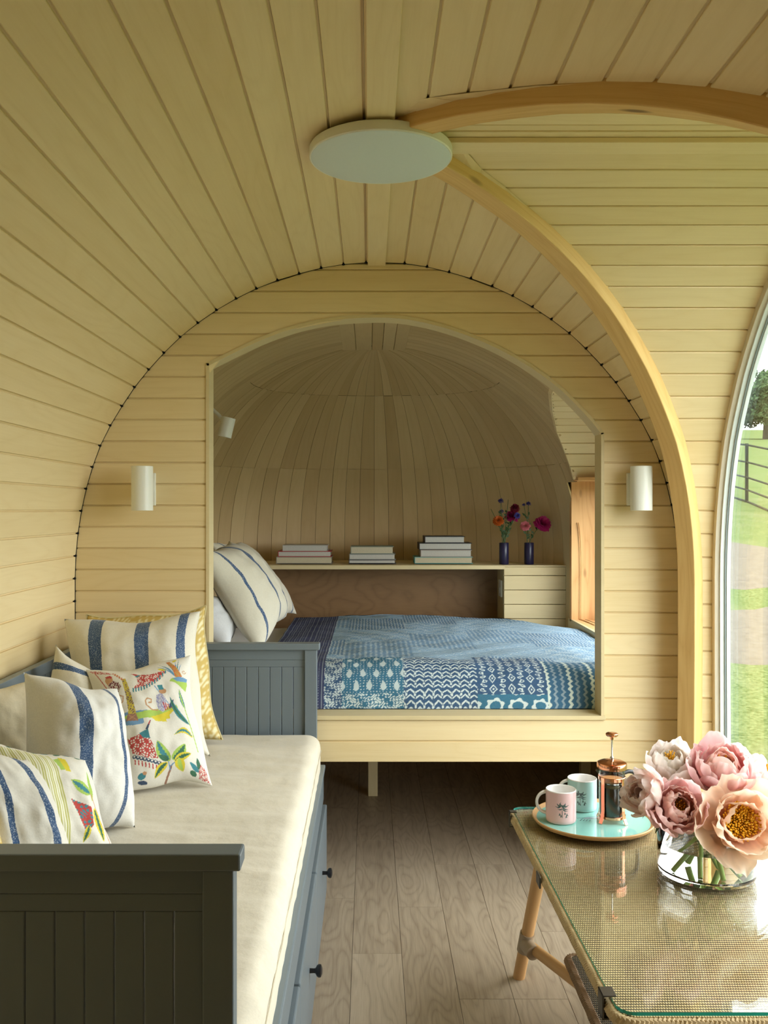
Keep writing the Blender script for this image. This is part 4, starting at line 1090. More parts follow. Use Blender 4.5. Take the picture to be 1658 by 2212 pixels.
book(905,1019,1173.0,1187.8,cv('black_cover', 24,24,28),mpg,'black-covered wide book second from the top of the tallest stack',**k_)
book(917,1004,1158.5,1173.0,cv('ink_cover', 34,36,44),mpg,'narrower black book on top of the tallest stack',**k_)
# small vases with flowers
def pompom(name, c, r, col, parent, up=(0, 0, 1), n=70, flat=.6, seed=0, petl=.5, wd=.16):
    rs = random.Random(seed); up = Vector(up).normalized(); a = up.orthogonal().normalized(); b_ = up.cross(a); c = Vector(c)
    mb = MB()
    for k in range(n):
        t = (k+.5)/n; th = k*2.39996; ph_ = math.radians(8+ (100*t**.75)); d = (a*math.cos(th)+b_*math.sin(th))*math.sin(ph_)+up*math.cos(ph_)*flat
        d.normalize(); L = r*(rs.uniform(.82, 1.1)); s0 = c+d*L*.25; s1 = c+d*L; side = d.cross(up).normalized()*r*wd if d.cross(up).length > .01 else a*r*wd
        lift = up*r*.12
        mb.add([s0-side*.4, s0+side*.4, (s0+s1)/2+side+lift, s1+side*.55+lift*.3, s1+up*r*.04, s1-side*.55+lift*.3, (s0+s1)/2-side+lift], [(0, 1, 2, 6), (6, 2, 3, 5), (5, 3, 4)])
    return mb.build(name, col, parent)
fm = {k: plain(k+'_petals', srgb(*v), .6, vary=.35, bscale=60) for k, v in dict(orange=(214,104,30), blue=(62,60,150), crimson=(140,24,60), magenta=(186,30,110), pink=(222,120,130)).items()}
def small_vase(px, label):
    p = P(px, 1217, 5.04); 
    o = MB().lathe([(.0245, 0), (.026, .002), (.026, .116), (.0245, .118), (.023, .116), (.023, .01), (.001, .009)], (p.x, 5.04, SZ), 40).build('vase', M['navyvase'], origin=(p.x, 5.04, SZ), smooth=True)
    return tag(o, label, 'vase'), Vector((p.x, 5.04, SZ+.115))
def sflower(name, label, vtop, px, py, dy, r, col, seed, up=(0, -.6, 1), **kw):
    h = P(px, py, 5.04+dy); f_ = empty(name, vtop+Vector((0, 0, -.10)), label, 'flower', 'flowers in the small navy vases')
    rs = random.Random(seed); b0 = vtop+Vector((rs.uniform(-.014, .014), rs.uniform(-.010, .010), -.09)); m1 = vtop+Vector((rs.uniform(-.012, .012), rs.uniform(-.01, .01), .01)); mid = (m1+h)/2+Vector((0, 0, .012))
    MB().tube([b0, m1, mid, h], [.0022, .002, .0018, .0016], 7).build('stem', M['dstem'], f_)
    if r: pompom('bloom', h, r, col, f_, up=up, seed=seed, **kw)
    for k in range(5):
        t = .15+.16*k; q = m1.lerp(mid, min(t*1.6, 1)) if t < .6 else mid.lerp(h, (t-.5)); a = rs.uniform(0, 6.28); d = Vector((math.cos(a), math.sin(a)*.6, .8)).normalized()*rs.uniform(.018, .032); s_ = d.cross(Vector((0, 1, .2))).normalized()*.006
        MB().add([q, q+d*.5+s_, q+d, q+d*.5-s_, q+d*.5+Vector((0, 0, .0015))], [(0, 1, 4), (1, 2, 4), (2, 3, 4), (3, 0, 4)]).build('leaf', M['leaf'], f_)
v1, t1_ = small_vase(1088, 'left of the two small cylindrical navy vases on the nook shelf')
v2, t2_ = small_vase(1142, 'right of the two small cylindrical navy vases on the nook shelf')
sflower('marigold', 'orange marigold in the left navy vase', t1_, 1076, 1126, -.01, .030, fm['orange'], 1, n=110, up=(-.2, -.9, .6))
sflower('cornflower', 'tallest blue cornflower above the orange marigold', t1_, 1081, 1083, 0, .017, fm['blue'], 2, n=40)
sflower('cornflower', 'dark blue cornflower bud just above the marigold', t1_, 1083, 1105, .01, .013, fm['blue'], 3, n=34)
sflower('scabious', 'crimson domed flower highest of the red blooms', t1_, 1112, 1100, .01, .028, fm['crimson'], 4, n=120, flat=1.6)
sflower('peony', 'magenta bloom below the crimson flower in the left vase', t1_, 1106, 1118, .02, .040, fm['magenta'], 5, n=90, wd=.26)
sflower('cornflower', 'violet blue cornflower in front of the magenta bloom', t1_, 1116, 1114, -.035, .018, fm['blue'], 6, n=44, up=(.1, -1, .3))
sflower('cornflower', 'left of the two blue cornflowers above the right vase', t2_, 1131, 1091, 0, .011, fm['blue'], 7, n=34)
sflower('cornflower', 'right of the two blue cornflowers above the right vase', t2_, 1141, 1089, .01, .015, fm['blue'], 8, n=38)
sflower('dahlia', 'pale pink many-petalled bloom at the front of the right vase', t2_, 1134, 1137, -.03, .028, fm['pink'], 9, n=110, up=(-.2, -1, .5))
sflower('peony', 'large magenta bloom leaning out to the right of the right vase', t2_, 1170, 1134, -.01, .046, fm['magenta'], 10, n=110, wd=.26, up=(.3, -.8, .6))
sflower('seed_stem', 'thin bare green stem leaning left from the left vase', t1_, 1060, 1100, 0, .003, M['dstem'], 12, n=8)
sflower('seed_stem', 'thin upright green stem between the cornflowers of the left vase', t1_, 1097, 1080, 0, .003, M['dstem'], 13, n=8)
# ---------------------------------------------------------------- lamps
cl = empty('ceiling_light', (.026, 2.18, 2.14), 'large round flat opal ceiling light at the crown of the vault', 'ceiling light')
MB().lathe([(.150, 2.178), (.155, 2.1725), (.166, 2.170), (.168, 2.167), (.168, 2.149), (.166, 2.1465), (.160, 2.148)], (.026, 2.18, 0), 96).build('housing', M['white'], cl, smooth=True)
MB().lathe([(.1645, 2.149), (.1635, 2.1465), (.158, 2.1445), (.12, 2.140), (.07, 2.137), (.001, 2.136)], (.026, 2.18, 0), 96).build('diffuser', M['lens'], cl, smooth=True)
def wall_light(px, label):
    X = P(px, 0, 3.16).x
    r_ = empty('wall_light', (X, 3.16, P(0, 1103, 3.15).z), label, 'wall light', 'white cylinder wall lights')
    z0_, z1_ = P(0, 1103, 3.16).z, P(0, 1007, 3.16).z
    MB().lathe([(.0355, z0_), (.0365, z0_+.001), (.0365, z1_-.001), (.0355, z1_), (.0335, z1_-.002), (.0335, (z0_+z1_)/2+.004), (.001, (z0_+z1_)/2+.003)], (X, 3.16, 0), 48).lathe([(.0335, z0_+.002), (.0355, z0_), (.0335, z0_+.03), (.001, z0_+.03)], (X, 3.16, 0), 48).build('shade', M['white'], r_, smooth=True)
    box('bracket', X-.012, X+.012, 3.19, 3.235, (z0_+z1_)/2-.03, (z0_+z1_)/2+.03, M['white'], r_)
    box('wall_plate', X-.027, X+.027, 3.234, YW-.0005, z0_+.018, z1_-.02, M['white'], r_)
wall_light(307, 'white cylindrical wall light to the left of the sleeping nook')
wall_light(1384.5, 'white cylindrical wall light to the right of the sleeping nook')
sp_ = empty('reading_spotlight', P(455, 880, 4.15), 'small white spotlight on the left side inside the nook', 'spotlight')
c0 = P(506, 905, 4.15); c1 = P(484, 943, 4.15); ax = (c1-c0).normalized()
cc_ = (c0+c1)/2-Vector((.012, 0, -.002)); 
MB().tube([cc_-Vector((-.012, 0, -1)).normalized()*-.0-ax*.0+Vector((.010, 0, .043)), cc_+Vector((-.010, .0, -.043))], .031, 32).build('shade', M['white'], sp_, smooth=True)
MB().tube([P(450, 876, 4.2), P(474, 898, 4.18), cc_+Vector((-.01, .02, .01))], .008, 10).build('arm', M['white'], sp_, smooth=True)
b0 = P(446, 872, 4.2); MB().tube([b0-Vector((.02, 0, 0)), b0+Vector((.012, 0, 0))], .028, 24).build('wall_plate', M['white'], sp_, smooth=True)
# ---------------------------------------------------------------- coffee table
TZ = .47; TX0, TX1, TY0, TY1 = .405, 1.06, 1.565, 2.655
mw, nt, b = newmat('woven_lloyd_loom')
tc = nd(nt, 'ShaderNodeTexCoord'); sp = nd(nt, 'ShaderNodeSeparateXYZ'); nt.links.new(tc.outputs['Object'], sp.inputs[0])
PY, PX = .0085, .0046
ry = mth(nt, 'MULTIPLY', sp.outputs[1], 1/PY); row = mth(nt, 'FLOOR', ry); fy = mth(nt, 'FRACT', ry)
rx = mth(nt, 'MULTIPLY_ADD', sp.outputs[0], 1/PX, mth(nt, 'MULTIPLY', row, .5)); fx = mth(nt, 'FRACT', rx)
hy = mth(nt, 'SINE', mth(nt, 'MULTIPLY', fy, math.pi)); hx = mth(nt, 'SINE', mth(nt, 'MULTIPLY', fx, math.pi))
hgt = mth(nt, 'MULTIPLY', mth(nt, 'POWER', hy, .7), mth(nt, 'POWER', hx, .3))
hole = mth(nt, 'MULTIPLY', mth(nt, 'SUBTRACT', hgt, .48), 4, clamp=True)
nz_ = nd(nt, 'ShaderNodeTexNoise'); nz_.inputs['Scale'].default_value = 40; nt.links.new(tc.outputs['Object'], nz_.inputs['Vector'])
cl_ = mixc(nt, nz_.outputs[0], srgb(232, 210, 158), srgb(214, 186, 130))
nt.links.new(mixc(nt, hole, srgb(64, 50, 28), cl_), b.inputs['Base Color']); b.inputs['Roughness'].default_value = .7
bp = nd(nt, 'ShaderNodeBump'); bp.inputs['Distance'].default_value = .003; bp.inputs['Strength'].default_value = .9; nt.links.new(hgt, bp.inputs['Height']); nt.links.new(bp.outputs[0], b.inputs['Normal'])
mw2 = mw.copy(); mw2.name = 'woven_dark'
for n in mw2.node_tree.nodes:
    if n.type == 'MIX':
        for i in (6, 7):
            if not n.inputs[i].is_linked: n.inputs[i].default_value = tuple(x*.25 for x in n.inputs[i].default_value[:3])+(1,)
tb = empty('coffee_table', ((TX0+TX1)/2, (TY0+TY1)/2, 0), 'low wicker coffee table with a glass top and round wooden legs', 'table')
def rrect(x0, x1, y0, y1, r, n=7):
    out = []
    for cx_, cy_, a0 in ((x1-r, y1-r, 0), (x0+r, y1-r, 90), (x0+r, y0+r, 180), (x1-r, y0+r, 270)):
        for k in range(n): a = math.radians(a0+90*k/(n-1)); out.append((cx_+r*math.cos(a), cy_+r*math.sin(a)))
    return out
def skew(p): x, y = p; return (x+.014*(TY1-y), y)
rr = [skew(p) for p in rrect(TX0, TX1, TY0, TY1, .035)]
rin = [skew(p) for p in rrect(TX0+.004, TX1-.004, TY0+.004, TY1-.004, .033)]
MB().prism([(x, y, TZ-.030) for x, y in rin], [(x, y, TZ-.0085) for x, y in rin]).build('woven_top', mw, tb)
def rope(name, loop, z, r, mat, turns, parent=tb, n=10):
    """twisted braid along a closed loop"""
    P_ = loop+[loop[0]]; L = [0]
    for a, b_ in zip(P_[:-1], P_[1:]): L.append(L[-1]+math.dist(a, b_))
    N = int(L[-1]/.0024); pts = []
    for i in range(N+1):
        s = L[-1]*i/N; pts.append((np.interp(s, L, [p[0] for p in P_]), np.interp(s, L, [p[1] for p in P_])))
    mb = MB()
    for st in range(2):
        q = []
        for i, (x, y) in enumerate(pts):
            a = pts[(i+1)%N]; b_ = pts[i-1 if i else N-1]; t = Vector((a[0]-b_[0], a[1]-b_[1])).normalized(); nn = Vector((t.y, -t.x)); th = 2*math.pi*(i/6.0)+st*math.pi
            q.append((x+nn.x*math.cos(th)*r*.42, y+nn.y*math.cos(th)*r*.42, z+math.sin(th)*r*.42))
        mb.tube(q, r*.72, 6, cap=False)
    return mb.build(name, mat, parent, smooth=True)
msk = plain('seagrass_braid', srgb(206, 178, 130), .7, vary=.35, bscale=120)
rope('braided_edge', rr, TZ-.020, .0105, msk, 1)
gp = [skew(p) for p in rrect(TX0+.002, TX1-.002, TY0+.002, TY1-.002, .03)]
mb = MB(); n = len(gp)
mb.add([(x, y, TZ-.006) for x, y in gp]+[(x, y, TZ) for x, y in gp], [tuple(range(n))[::-1], tuple(range(n, 2*n))], 0)
mb.add([(x, y, TZ-.006) for x, y in gp]+[(x, y, TZ) for x, y in gp], [(i, (i+1)%n, n+(i+1)%n, n+i) for i in range(n)], 1)
mb.build('glass_top', [M['tglass'], M['tedge']], tb)
def clip(x, y, h=.016):
    x, y = skew((x, y)); MB().box(x-.014, x-.011, y-h, y+h, TZ-.04, TZ+.0035).box(x-.014, x+h*.7, y-h, y+h, TZ+.0005, TZ+.0035).box(x-.014, x+h*.7, y-h, y+h, TZ-.04, TZ-.036).build('glass_clip', M['bronze'], tb, bevel=.001)
clip(TX0, TY1-.050, .010); clip(TX0, TY0+.065)
x_, y_ = skew((TX0, 2.18)); MB().box(x_-.0165, x_-.012, y_-.022, y_+.022, TZ-.034, TZ-.006).build('side_stud', M['bronze'], tb, bevel=.004)
lt = Vector((.478, 2.50, TZ-.03)); lf = Vector((.421, 2.615, 0))
lp = lambda z: lf.lerp(lt, z/(TZ-.03))
for mx in (0, 1):
    for my in (0, 1):
        def mir(v): return Vector((v.x if not mx else TX0+TX1-v.x, v.y if not my else TY0+TY1-v.y, v.z))
        MB().tube([mir(lf), mir(lt)], [.0165, .0185], 24).build('leg', M['ash'], tb, smooth=True, uv=2)
        zr = .115; c = lp(zr)
        d = (lt-lf).normalized()
        MB().tube([mir(lp(zr-.028)), mir(lp(zr+.028))], .0205, 24).tube([mir(c+Vector((0, -.012, -.002))), mir(c+Vector((.012, -.055, -.006)))], .0205, 24).build('leather_sleeve', M['leather'], tb, smooth=True)
for mx in (0, 1):
    def mir(v): return Vector((v.x if not mx else TX0+TX1-v.x, v.y, v.z))
    c = lp(.112); c2 = Vector((c.x, TY0+TY1-c.y, c.z))
    MB().tube([mir(c), mir(c+Vector((.096, -.22, 0))), mir(c+Vector((.104, -.25, 0))), mir(c2+Vector((.104, .25, 0))), mir(c2+Vector((.096, .22, 0))), mir(c2)], .0155, 20).build('stretcher', M['ash'], tb, smooth=True, uv=1)
# lower shelf
s0x = .512; ss = [(x, y) for x, y in rrect(s0x, TX0+TX1-s0x, TY0+.25, 2.40, .02)]
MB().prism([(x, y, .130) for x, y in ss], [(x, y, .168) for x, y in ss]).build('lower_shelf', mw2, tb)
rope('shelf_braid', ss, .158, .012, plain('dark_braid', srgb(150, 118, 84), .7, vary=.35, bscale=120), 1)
# ---------------------------------------------------------------- tray
TC = Vector((P(1280, 1765, 2.515).x, 2.515, TZ)); TRr = .163
ty = empty('tray', TC, 'round mint green tray with a wooden rim on the glass table', 'tray')
MB().lathe([(.001, .0005), (TRr-.022, .0005), (TRr-.006, .007), (TRr, .016), (TRr-.0015, .0185), (TRr-.005, .0175), (TRr-.012, .0115), (TRr-.014, .010), (.001, .0095)], TC, 120).build('rim', M['ash'], ty, uv=0, smooth=True)
rr_ = np.concatenate([np.linspace(.0005, .09, 60), np.linspace(.095, TRr-.0125, 14)]); th_ = np.linspace(0, 2*math.pi, 241)
RR, TH_ = np.meshgrid(rr_, th_, indexing='ij'); tx = RR*np.cos(TH_); ty_ = RR*np.sin(TH_)
c = Canvas(tx*1000, ty_*1000, srgb(146, 214, 204)); nvy = srgb(60, 84, 110)
c.ell(2, 8, 26, 9, srgb(178, 196, 206), .2); c.line([(-30, 6), (-12, 14), (8, 17), (28, 10), (10, 2), (-14, 2), (-30, 6)], 2.2, nvy); c.line([(-30, 6), (-42, 14), (-48, 8), (-40, 2)], 2.2, nvy)
for k in range(4): c.line([(-30+k*7, -2-k*2), (-38+k*8, -14-k)], 2, nvy); c.line([(-8+k*9, 8), (2+k*8, 5)], 1.6, nvy)
gridmesh('enamel', np.stack([TC.x+tx, TC.y+ty_, TC.z+.0112+0*tx], -1), M['mint'], ty, None, None, c.c)
# mugs
def mug(p, col, label, motif):
    r, hgt_, h0 = .0405, .087, TZ+.0116
    m = empty('mug', (p[0], p[1], h0), label, 'mug', 'mugs on the tray')
    pr = [(.034, .0), (.0385, .0015), (.040, .004), (r, .010)]+[(r, .010+(hgt_-.012)*k/72) for k in range(1, 73)]+[(r-.0003, hgt_-.001), (r-.0012, hgt_), (r-.0024, hgt_-.001), (r-.0028, hgt_-.004), (r-.003, .02), (r-.006, .008), (.001, .006)]
    th = np.linspace(0, 2*math.pi, 289); PR = np.array(pr); R_, T_ = np.meshgrid(PR[:, 0], th, indexing='ij'); Z_ = np.repeat(PR[:, 1][:, None], len(th), 1)
    V = np.stack([p[0]+R_*np.cos(T_), p[1]+R_*np.sin(T_), h0+Z_], -1)
    ax_ = ((T_-math.radians(262)+math.pi) % (2*math.pi)-math.pi)*r*1000   # mm round the mug, 0 towards the viewer's side
    cv_ = Canvas(ax_*.86+motif, Z_*1000*.92+3, col); d = srgb(70, 96, 96)
    wh = (np.arange(len(pr)) > 74)[:, None] | (Z_ > .0845); cv_.c[np.broadcast_to(wh, cv_.c.shape[:2])] = srgb(246, 244, 240)[:3]
    out = ~np.broadcast_to((np.arange(len(pr)) > 74)[:, None], cv_.c.shape[:2])
    save = cv_.c.copy()
    for x0, y0, sc in ((0, 52, 1.0),):
        for k, (dx, dy) in enumerate(((-16, -3), (-12, 5), (-2, 8), (8, 7), (16, 1), (15, -10))): cv_.leaf(x0, y0, x0+dx, y0+dy, 3.6, d, None, 3.5 if dx < 0 else -3.5)
        cv_.leaf(x0+1, y0-8, x0-10, y0-9, 3, d, None, 2); cv_.leaf(x0+1, y0-8, x0+14, y0-14, 3, d, None, -2)
        cv_.line([(x0, y0), (x0+1, y0-30)], 1.2, d)
    for x0, y0 in ((-6, 30), (6, 33), (11, 29), (-3, 26), (9, 25)): cv_.leaf(x0, y0-4, x0+1.5, y0+4, 2.2, d); cv_.leaf(x0+1, y0, x0+4, y0-3, 1.6, d)
    cv_.c[~out] = save[~out]; cv_.c[Z_ < .003] = srgb(246, 240, 230)[:3]
    gridmesh('body', V, M['china'], m, None, None, cv_.c)
    hp = []; ha = math.radians(172)
    for k in range(15):
        t = k/14; a = math.radians(100-200*t); rr2 = .021+.004*t; q = Vector((math.cos(ha), math.sin(ha), 0))
        off = r-.003+max(math.cos(a), -.1)*.027; zc = .052+math.sin(a)*.026-(.006*t)
        hp.append(Vector((p[0], p[1], h0+zc))+q*off)
    MB().tube(hp, [.0052-.0012*math.sin(math.pi*k/14) for k in range(15)], 12).build('handle', plain('white_china', srgb(246, 242, 238), .15, coat=.3), m, smooth=True)
mug((P(1211, 0, 2.50).x, 2.50), srgb(238, 196, 196), 'pale pink china mug with a palm tree drawing at the left of the tray', 0)
mug((P(1257, 0, 2.60).x, 2.602), srgb(182, 226, 222), 'pale turquoise china mug with a palm tree drawing, behind the pink one', 8)
# cafetiere
fp = Vector((P(1321, 0, 2.50).x, 2.50, TZ+.0116)); fx_, fy_, fz_ = fp
fr_ = empty('cafetiere', fp, 'copper framed glass cafetiere of coffee standing on the tray', 'coffee press')
MB().lathe([(.001, .014), (.033, .014), (.0345, .018), (.0345, .142), (.0352, .146), (.0335, .146), (.0325, .142), (.0325, .02), (.001, .017)], fp, 56).build('glass_beaker', M['tglass'], fr_, smooth=True)
MB().lathe([(.001, .0175), (.0318, .0185), (.0318, .100), (.001, .100)], fp, 48).build('coffee', M['coffee'], fr_, smooth=True)
MB().lathe([(.0319, .094), (.0321, .095), (.0321, .1005), (.0319, .1015), (.001, .102)], fp, 48).build('foam', M['cream'], fr_, smooth=True)
MB().lathe([(.0352, .112), (.0362, .113), (.0362, .121), (.0352, .122), (.0348, .117)], fp, 56).build('collar_band', M['copper'], fr_, smooth=True)
for k in range(4):
    a = math.radians(37+90*k); q = Vector((math.cos(a), math.sin(a), 0)); s_ = Vector((-q.y, q.x, 0))*.0055
    vs = []; zs_ = [(.0362, .121), (.0366, .08), (.0366, .03), (.040, .014), (.046, .003), (.047, .0005)]
    for r_, z_ in zs_: vs += [fp+q*r_+s_+Vector((0, 0, z_)), fp+q*r_-s_+Vector((0, 0, z_)), fp+q*(r_+.0018)-s_+Vector((0, 0, z_+.0008)), fp+q*(r_+.0018)+s_+Vector((0, 0, z_+.0008))]
    fs = []
    for i in range(len(zs_)-1):
        for j in range(4): fs.append((i*4+j, i*4+(j+1)%4, i*4+4+(j+1)%4, i*4+4+j))
    fs += [(3, 2, 1, 0), tuple(range(len(vs)-4, len(vs)))]
    MB().add(vs, fs).build('frame_leg', M['copper'], fr_, bevel=.0006)
MB().lathe([(.001, .010), (.034, .010), (.036, .012), (.036, .018), (.034, .019)], fp, 48).build('base_ring', M['copper'], fr_, smooth=True)
MB().lathe([(.0375, .142), (.0395, .143), (.0395, .154), (.038, .1575), (.030, .161), (.012, .1635), (.006, .165), (.001, .165)], fp, 64).build('lid', M['copper'], fr_, smooth=True)
MB().lathe([(.001, .15), (.005, .163), (.0052, .171), (.0035, .173), (.0022, .175), (.0022, .222), (.001, .222)], fp, 20).build('plunger_rod', M['steel'], fr_, smooth=True)
MB().lathe([(.002, .218), (.0048, .219), (.0048, .226), (.014, .2285), (.0165, .231), (.0168, .2345), (.014, .237), (.001, .238)], fp, 40).build('plunger_knob', M['copper'], fr_, smooth=True)
MB().lathe([(.001, .104), (.031, .104), (.031, .107), (.001, .1075)], fp, 40).build('filter_disc', M['steel'], fr_, smooth=True)
sp_a = math.radians(190); q = Vector((math.cos(sp_a), math.sin(sp_a), 0)); s_ = Vector((-q.y, q.x, 0))
MB().add([fp+q*.034+s_*.012+Vector((0, 0, .141)), fp+q*.034-s_*.012+Vector((0, 0, .141)), fp+q*.047+Vector((0, 0, .139)), fp+q*.034+Vector((0, 0, .122)), fp+q*.045+s_*.002+Vector((0, 0, .1405)), fp+q*.045-s_*.002+Vector((0, 0, .1405))], [(0, 4, 2, 3), (1, 3, 2, 5), (0, 3, 1)]).build('spout', M['tglass'], fr_)
ha = math.radians(20); q = Vector((math.cos(ha), math.sin(ha), 0)); hp = []
for z_, o_ in ((.125, .037), (.128, .055), (.120, .074), (.095, .082), (.06, .080), (.038, .070), (.034, .055), (.036, .038)): hp.append(tuple(fp+q*o_+Vector((0, 0, z_))))
MB().tube(catmull(hp, 4), .0055, 12).build('handle', M['black'], fr_, smooth=True)
# ---------------------------------------------------------------- peonies in a glass vase
vc = Vector((P(1525, 0, 2.17).x, 2.17, TZ+.0006)); R_ = .1105
vz = empty('glass_vase', vc, 'wide low clear glass vase half full of water near the table edge', 'vase')
MB().lathe([(.001, 0), (R_-.012, 0), (R_-.003, .003), (R_, .012), (R_, .124), (R_-.0015, .1265), (R_-.0035, .1255), (R_-.0045, .122), (R_-.0045, .016), (R_-.012, .010), (.001, .009)], vc, 96).build('glass', M['glass'], vz, smooth=True)
MB().lathe([(.001, .0095), (R_-.012, .0105), (R_-.0047, .0165), (R_-.0047, .072), (.001, .072)], vc, 96).build('water', M['water'], vz, smooth=True)
mp, nt, b = newmat('peony_petal')
at = nd(nt, 'ShaderNodeAttribute'); at.attribute_name = 'print'
nt.links.new(at.outputs['Color'], b.inputs['Base Color']); b.inputs['Roughness'].default_value = .65; b.inputs['Specular IOR Level'].default_value = .25
tr_ = nd(nt, 'ShaderNodeBsdfTranslucent'); nt.links.new(at.outputs['Color'], tr_.inputs[0]); mx_ = nd(nt, 'ShaderNodeMixShader'); mx_.inputs[0].default_value = .5
nt.links.new(b.outputs[0], mx_.inputs[1]); nt.links.new(tr_.outputs[0], mx_.inputs[2]); nt.links.new(mx_.outputs[0], nt.nodes['Material Output'].inputs[0])
def petal_mesh(L, W, b0, b1, cup, cin, cout, edge, seed, ruf=.10, n=15):
    rs = random.Random(seed); V = np.zeros((n, n, 3)); Cc = np.zeros((n, n, 3))
    # spine
    r = .006; z = 0; sp_ = [(r, z)]
    for k in range(1, n):
        be = math.radians(b0+(b1-b0)*(k/(n-1))); r += math.sin(be)*L/(n-1); z += math.cos(be)*L/(n-1); sp_.append((r, z))
    cin, cout, edge = (np.array(srgb(*x)[:3])*f_+(1-f_)*.93 for x, f_ in ((cin, .92), (cout, .86), (edge, .95)))
    for i in range(n):
        u = -1+2*i/(n-1)
        for j in range(n):
            t = j/(n-1); tip = 1-.16*abs(u)**2.2
            jj = t*tip*(n-1); j0 = min(int(jj), n-2); fr = jj-j0
            r_ = sp_[j0][0]+(sp_[j0+1][0]-sp_[j0][0])*fr; z_ = sp_[j0][1]+(sp_[j0+1][1]-sp_[j0][1])*fr
            wv = W*(.18+.82*math.sin(math.pi*min(t*.78+.02, 1))**.8)
            be = math.radians(b0+(b1-b0)*t); nx, nz = -math.cos(be), math.sin(be)      # towards the axis
            cu = cup*W*(u*u)*(.3+.7*t)
            nn = noise.noise(Vector((u*2.2+seed*3.1, t*2.0, seed)))*ruf*W*t+noise.noise(Vector((u*6+seed, t*4, seed*2)))*ruf*.45*W*t**3+math.sin(u*9+seed)*ruf*.25*W*t**6
            V[i, j] = (r_+nx*(cu+nn), u*wv, z_+nz*(cu+nn)+noise.noise(Vector((u*7+seed, seed, 0)))*.09*W*t**4)
            g_ = t**1.3; col = cin*(1-g_)+cout*g_; e = max(abs(u), t)**5; vein = .94+.06*math.sin(u*30+noise.noise(Vector((u*3, t*3, seed)))*6)
            Cc[i, j] = (col*(1-e*.6)+edge*e*.6)*vein
    return V, Cc
def peony(label, px, py, Y, R, face, style, seed, nin=9, foot=None):
    rs = random.Random(seed); c = P(px, py, Y); face = Vector(face).normalized()
    fl_ = empty('peony', c, label, 'flower', 'peonies in the glass vase')
    q = Vector((0, 0, 1)).rotation_difference(face); base = -.62*R*style.get('depth', 1)
    lay = style['layers']
    for li, (cnt, L, W, b0, b1, cup, dz) in enumerate(lay):
        vars_ = []
        for v in range(3):
            V, Cc = petal_mesh(L*R, W*R, b0, b1, cup, style['cin'][li], style['cout'][li], style['edge'], seed*10+li*3+v, ruf=style.get('ruf', .19))
            o = gridmesh('petal', V, mp, None, Vector((0, 0, 0)), None, Cc); vars_.append(o)
        for k in range(cnt):
            o = vars_[k] if k < 3 else vars_[k%3].copy()
            if k >= 3: COL.objects.link(o)
            o.parent = fl_
            a = 2*math.pi*(k+.5*(li%2))/cnt+rs.uniform(-.13, .13)
            tilt = rs.uniform(-.17, .15)
            s_ = rs.uniform(.82, 1.1)
            m_ = q.to_matrix().to_4x4() @ Matrix.Translation((0, 0, base+dz*R)) @ Matrix.Rotation(a, 4, 'Z') @ Matrix.Rotation(tilt, 4, 'Y') @ Matrix.Diagonal((s_, s_, s_, 1))
            o.matrix_local = m_
        for v in range(cnt, 3): bpy.data.objects.remove(vars_[v])
    if style.get('stam', 1):
        mb = MB(); ns = style.get('stam')
        for k in range(ns):
            a = k*2.4; rr2 = R*style.get('sr', .22)*math.sqrt((k+.5)/ns); h = R*style.get('sh', .42)*rs.uniform(.8, 1.1)
            b_ = Vector((rr2*.3*math.cos(a), rr2*.3*math.sin(a), base+.04*R)); t = Vector((rr2*math.cos(a), rr2*math.sin(a), base+.04*R+h)); t2 = t+(t-b_).normalized()*R*.07
            mb.tube([q @ b_, q @ t], R*.010, 4, cap=False); mb.tube([q @ t, q @ (t+(t2-t)*.5), q @ t2], [R*.016, R*.028, R*.012], 5)
        mb.v = [tuple(Vector(v)+c) for v in mb.v]; mb.build('stamens', M['stamen'], fl_, kind='stuff')
    bs = c+face*(base-.0)
    if foot is not None:
        ft = Vector(foot); top = bs-face*.02; rim = Vector((vc.x+(ft.x-vc.x)*-.35+(top.x-vc.x)*.25, vc.y+(ft.y-vc.y)*-.3+(top.y-vc.y)*.2, TZ+.115))
        pts_ = catmull([tuple(ft), tuple((ft+rim)/2+Vector((0, 0, .005))), tuple(rim), tuple((rim+top)/2-Vector((0, 0, .005))), tuple(top), tuple(bs+face*.008)], 5)
        MB().tube(pts_, .0048, 12).build('stem', M['stem'], fl_, smooth=True)
        for k in range(3):
            a = rs.uniform(0, 6.28); d = Vector((math.cos(a)*.7, math.sin(a)*.7-.3, -.45)).normalized(); o0 = Vector(pts_[17+k]); L = rs.uniform(.05, .075); sd = d.cross(Vector((0, 0, 1))).normalized()*.012
            mb = MB(); vs = []; fs = []
            for i in range(7):
                t = i/6; p_ = o0+d*L*t+Vector((0, 0, .02*math.sin(math.pi*t))); ww = math.sin(math.pi*min(t*.92+.06, 1)); vs += [p_-sd*ww, p_-Vector((0, 0, .003*ww)), p_+sd*ww]
            for i in range(6): fs += [(i*3, i*3+1, i*3+4, i*3+3), (i*3+1, i*3+2, i*3+5, i*3+4)]
            mb.add(vs, fs).build('leaf', M['leaf'], fl_, smooth=True)
    return fl_
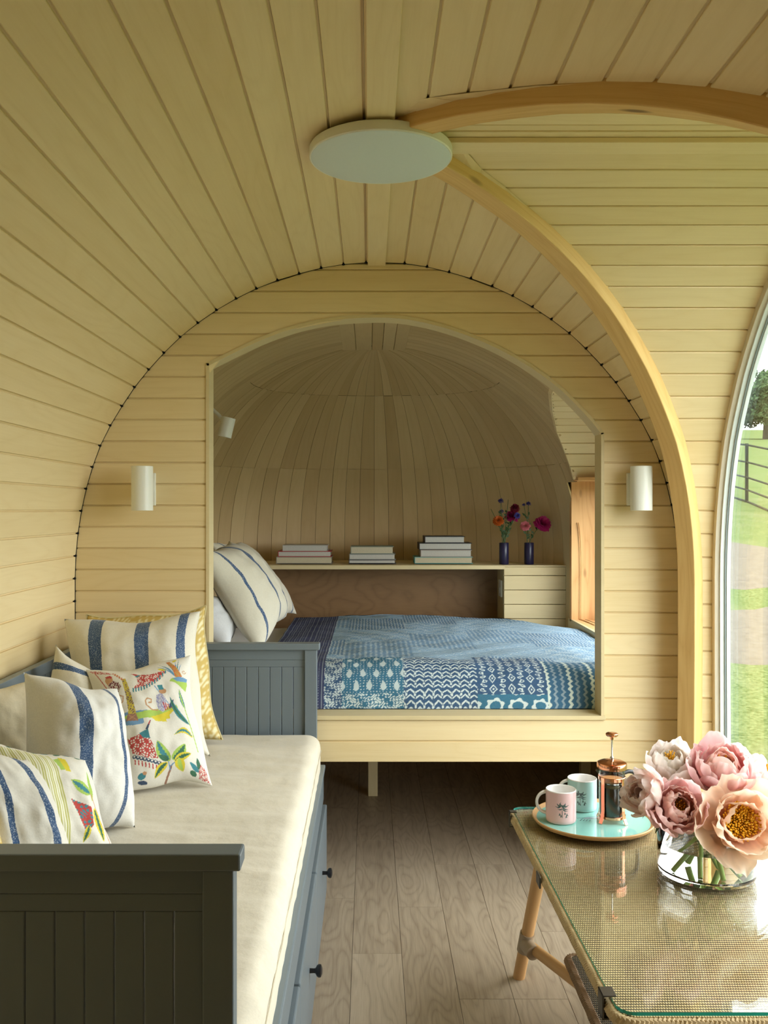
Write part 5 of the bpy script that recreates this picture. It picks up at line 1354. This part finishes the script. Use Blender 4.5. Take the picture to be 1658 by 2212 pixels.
# layer: count, length, width, start angle from axis, end angle, cup, z-shift
FULL = [(8, 1.40, .50, 88, -6, .30, 0), (8, 1.22, .46, 78, -22, .35, .03), (9, 1.05, .40, 62, -26, .42, .06), (8, .86, .32, 46, -20, .45, .09)]
OPEN = [(7, 1.42, .56, 92, 24, .22, 0), (7, 1.22, .50, 80, 10, .28, .03), (5, .98, .42, 66, -4, .34, .05)]
WHITE = dict(layers=FULL, cin=[(250,214,196),(250,226,206),(252,236,210),(252,240,206)], cout=[(252,232,224),(252,242,232),(254,248,234),(254,250,232)], edge=(255,252,248), stam=26, sr=.16, sh=.85)
PINK = dict(layers=FULL, cin=[(224,110,124),(236,140,136),(244,162,140),(246,170,140)], cout=[(248,196,196),(250,208,200),(250,206,188),(248,190,166)], edge=(254,236,232), stam=30, sr=.20, sh=.70)
ROSE = dict(layers=FULL, cin=[(240,176,172),(244,190,176),(242,190,164),(232,176,128)], cout=[(250,210,208),(252,220,212),(252,216,204),(248,204,190)], edge=(250,220,214), stam=30, sr=.2, sh=.5)
BLUSH = dict(layers=FULL, cin=[(246,204,190),(250,214,202),(250,218,206),(250,220,212)], cout=[(250,230,218),(250,226,214),(252,230,222),(252,234,230)], edge=(254,240,236), stam=0)
PEACH = dict(layers=OPEN, cin=[(250,196,150),(250,190,146),(246,170,128)], cout=[(254,234,206),(254,232,206),(252,216,184)], edge=(254,240,220), stam=220, sr=.44, sh=.52, ruf=.20)
zf = TZ+.014
def ftp(px, py, Y): p = P(px, py, Y); return (p.x, p.y, zf)
peony('creamy white peony at the upper left of the bunch', 1447, 1648, 2.22, .074, (-.15, -.35, .95), WHITE, 21, foot=(vc.x-.03, 2.12, zf))
peony('coral pink cup-shaped peony at the top of the bunch', 1562, 1655, 2.16, .090, (-.05, -.45, .9), PINK, 22, foot=(vc.x+.012, 2.11, zf))
peony('blush peony seen from the side at the far left of the bunch', 1384, 1712, 2.12, .064, (-.85, -.35, .25), BLUSH, 23, foot=(vc.x+.05, 2.14, zf))
peony('dusky rose peony facing forward at the lower middle of the bunch', 1466, 1742, 2.08, .077, (-.05, -.85, .45), ROSE, 24, foot=(vc.x+.03, 2.20, zf))
peony('open peach peony with a large golden centre at the lower right', 1604, 1774, 2.04, .092, (.05, -.9, .38), PEACH, 25, foot=(vc.x-.07, 2.16, zf))
peony('pale pink peony at the right edge of the bunch, behind the peach one', 1648, 1680, 2.20, .080, (.5, -.1, .85), dict(WHITE, cout=[(250,214,212),(252,226,222),(252,234,228),(252,236,228)]), 26, foot=(vc.x+.075, 2.20, zf))
peony('whitish peony at the back of the bunch, behind the coral one', 1520, 1655, 2.28, .066, (0, .4, .9), WHITE, 27, foot=(vc.x-.01, 2.22, zf))
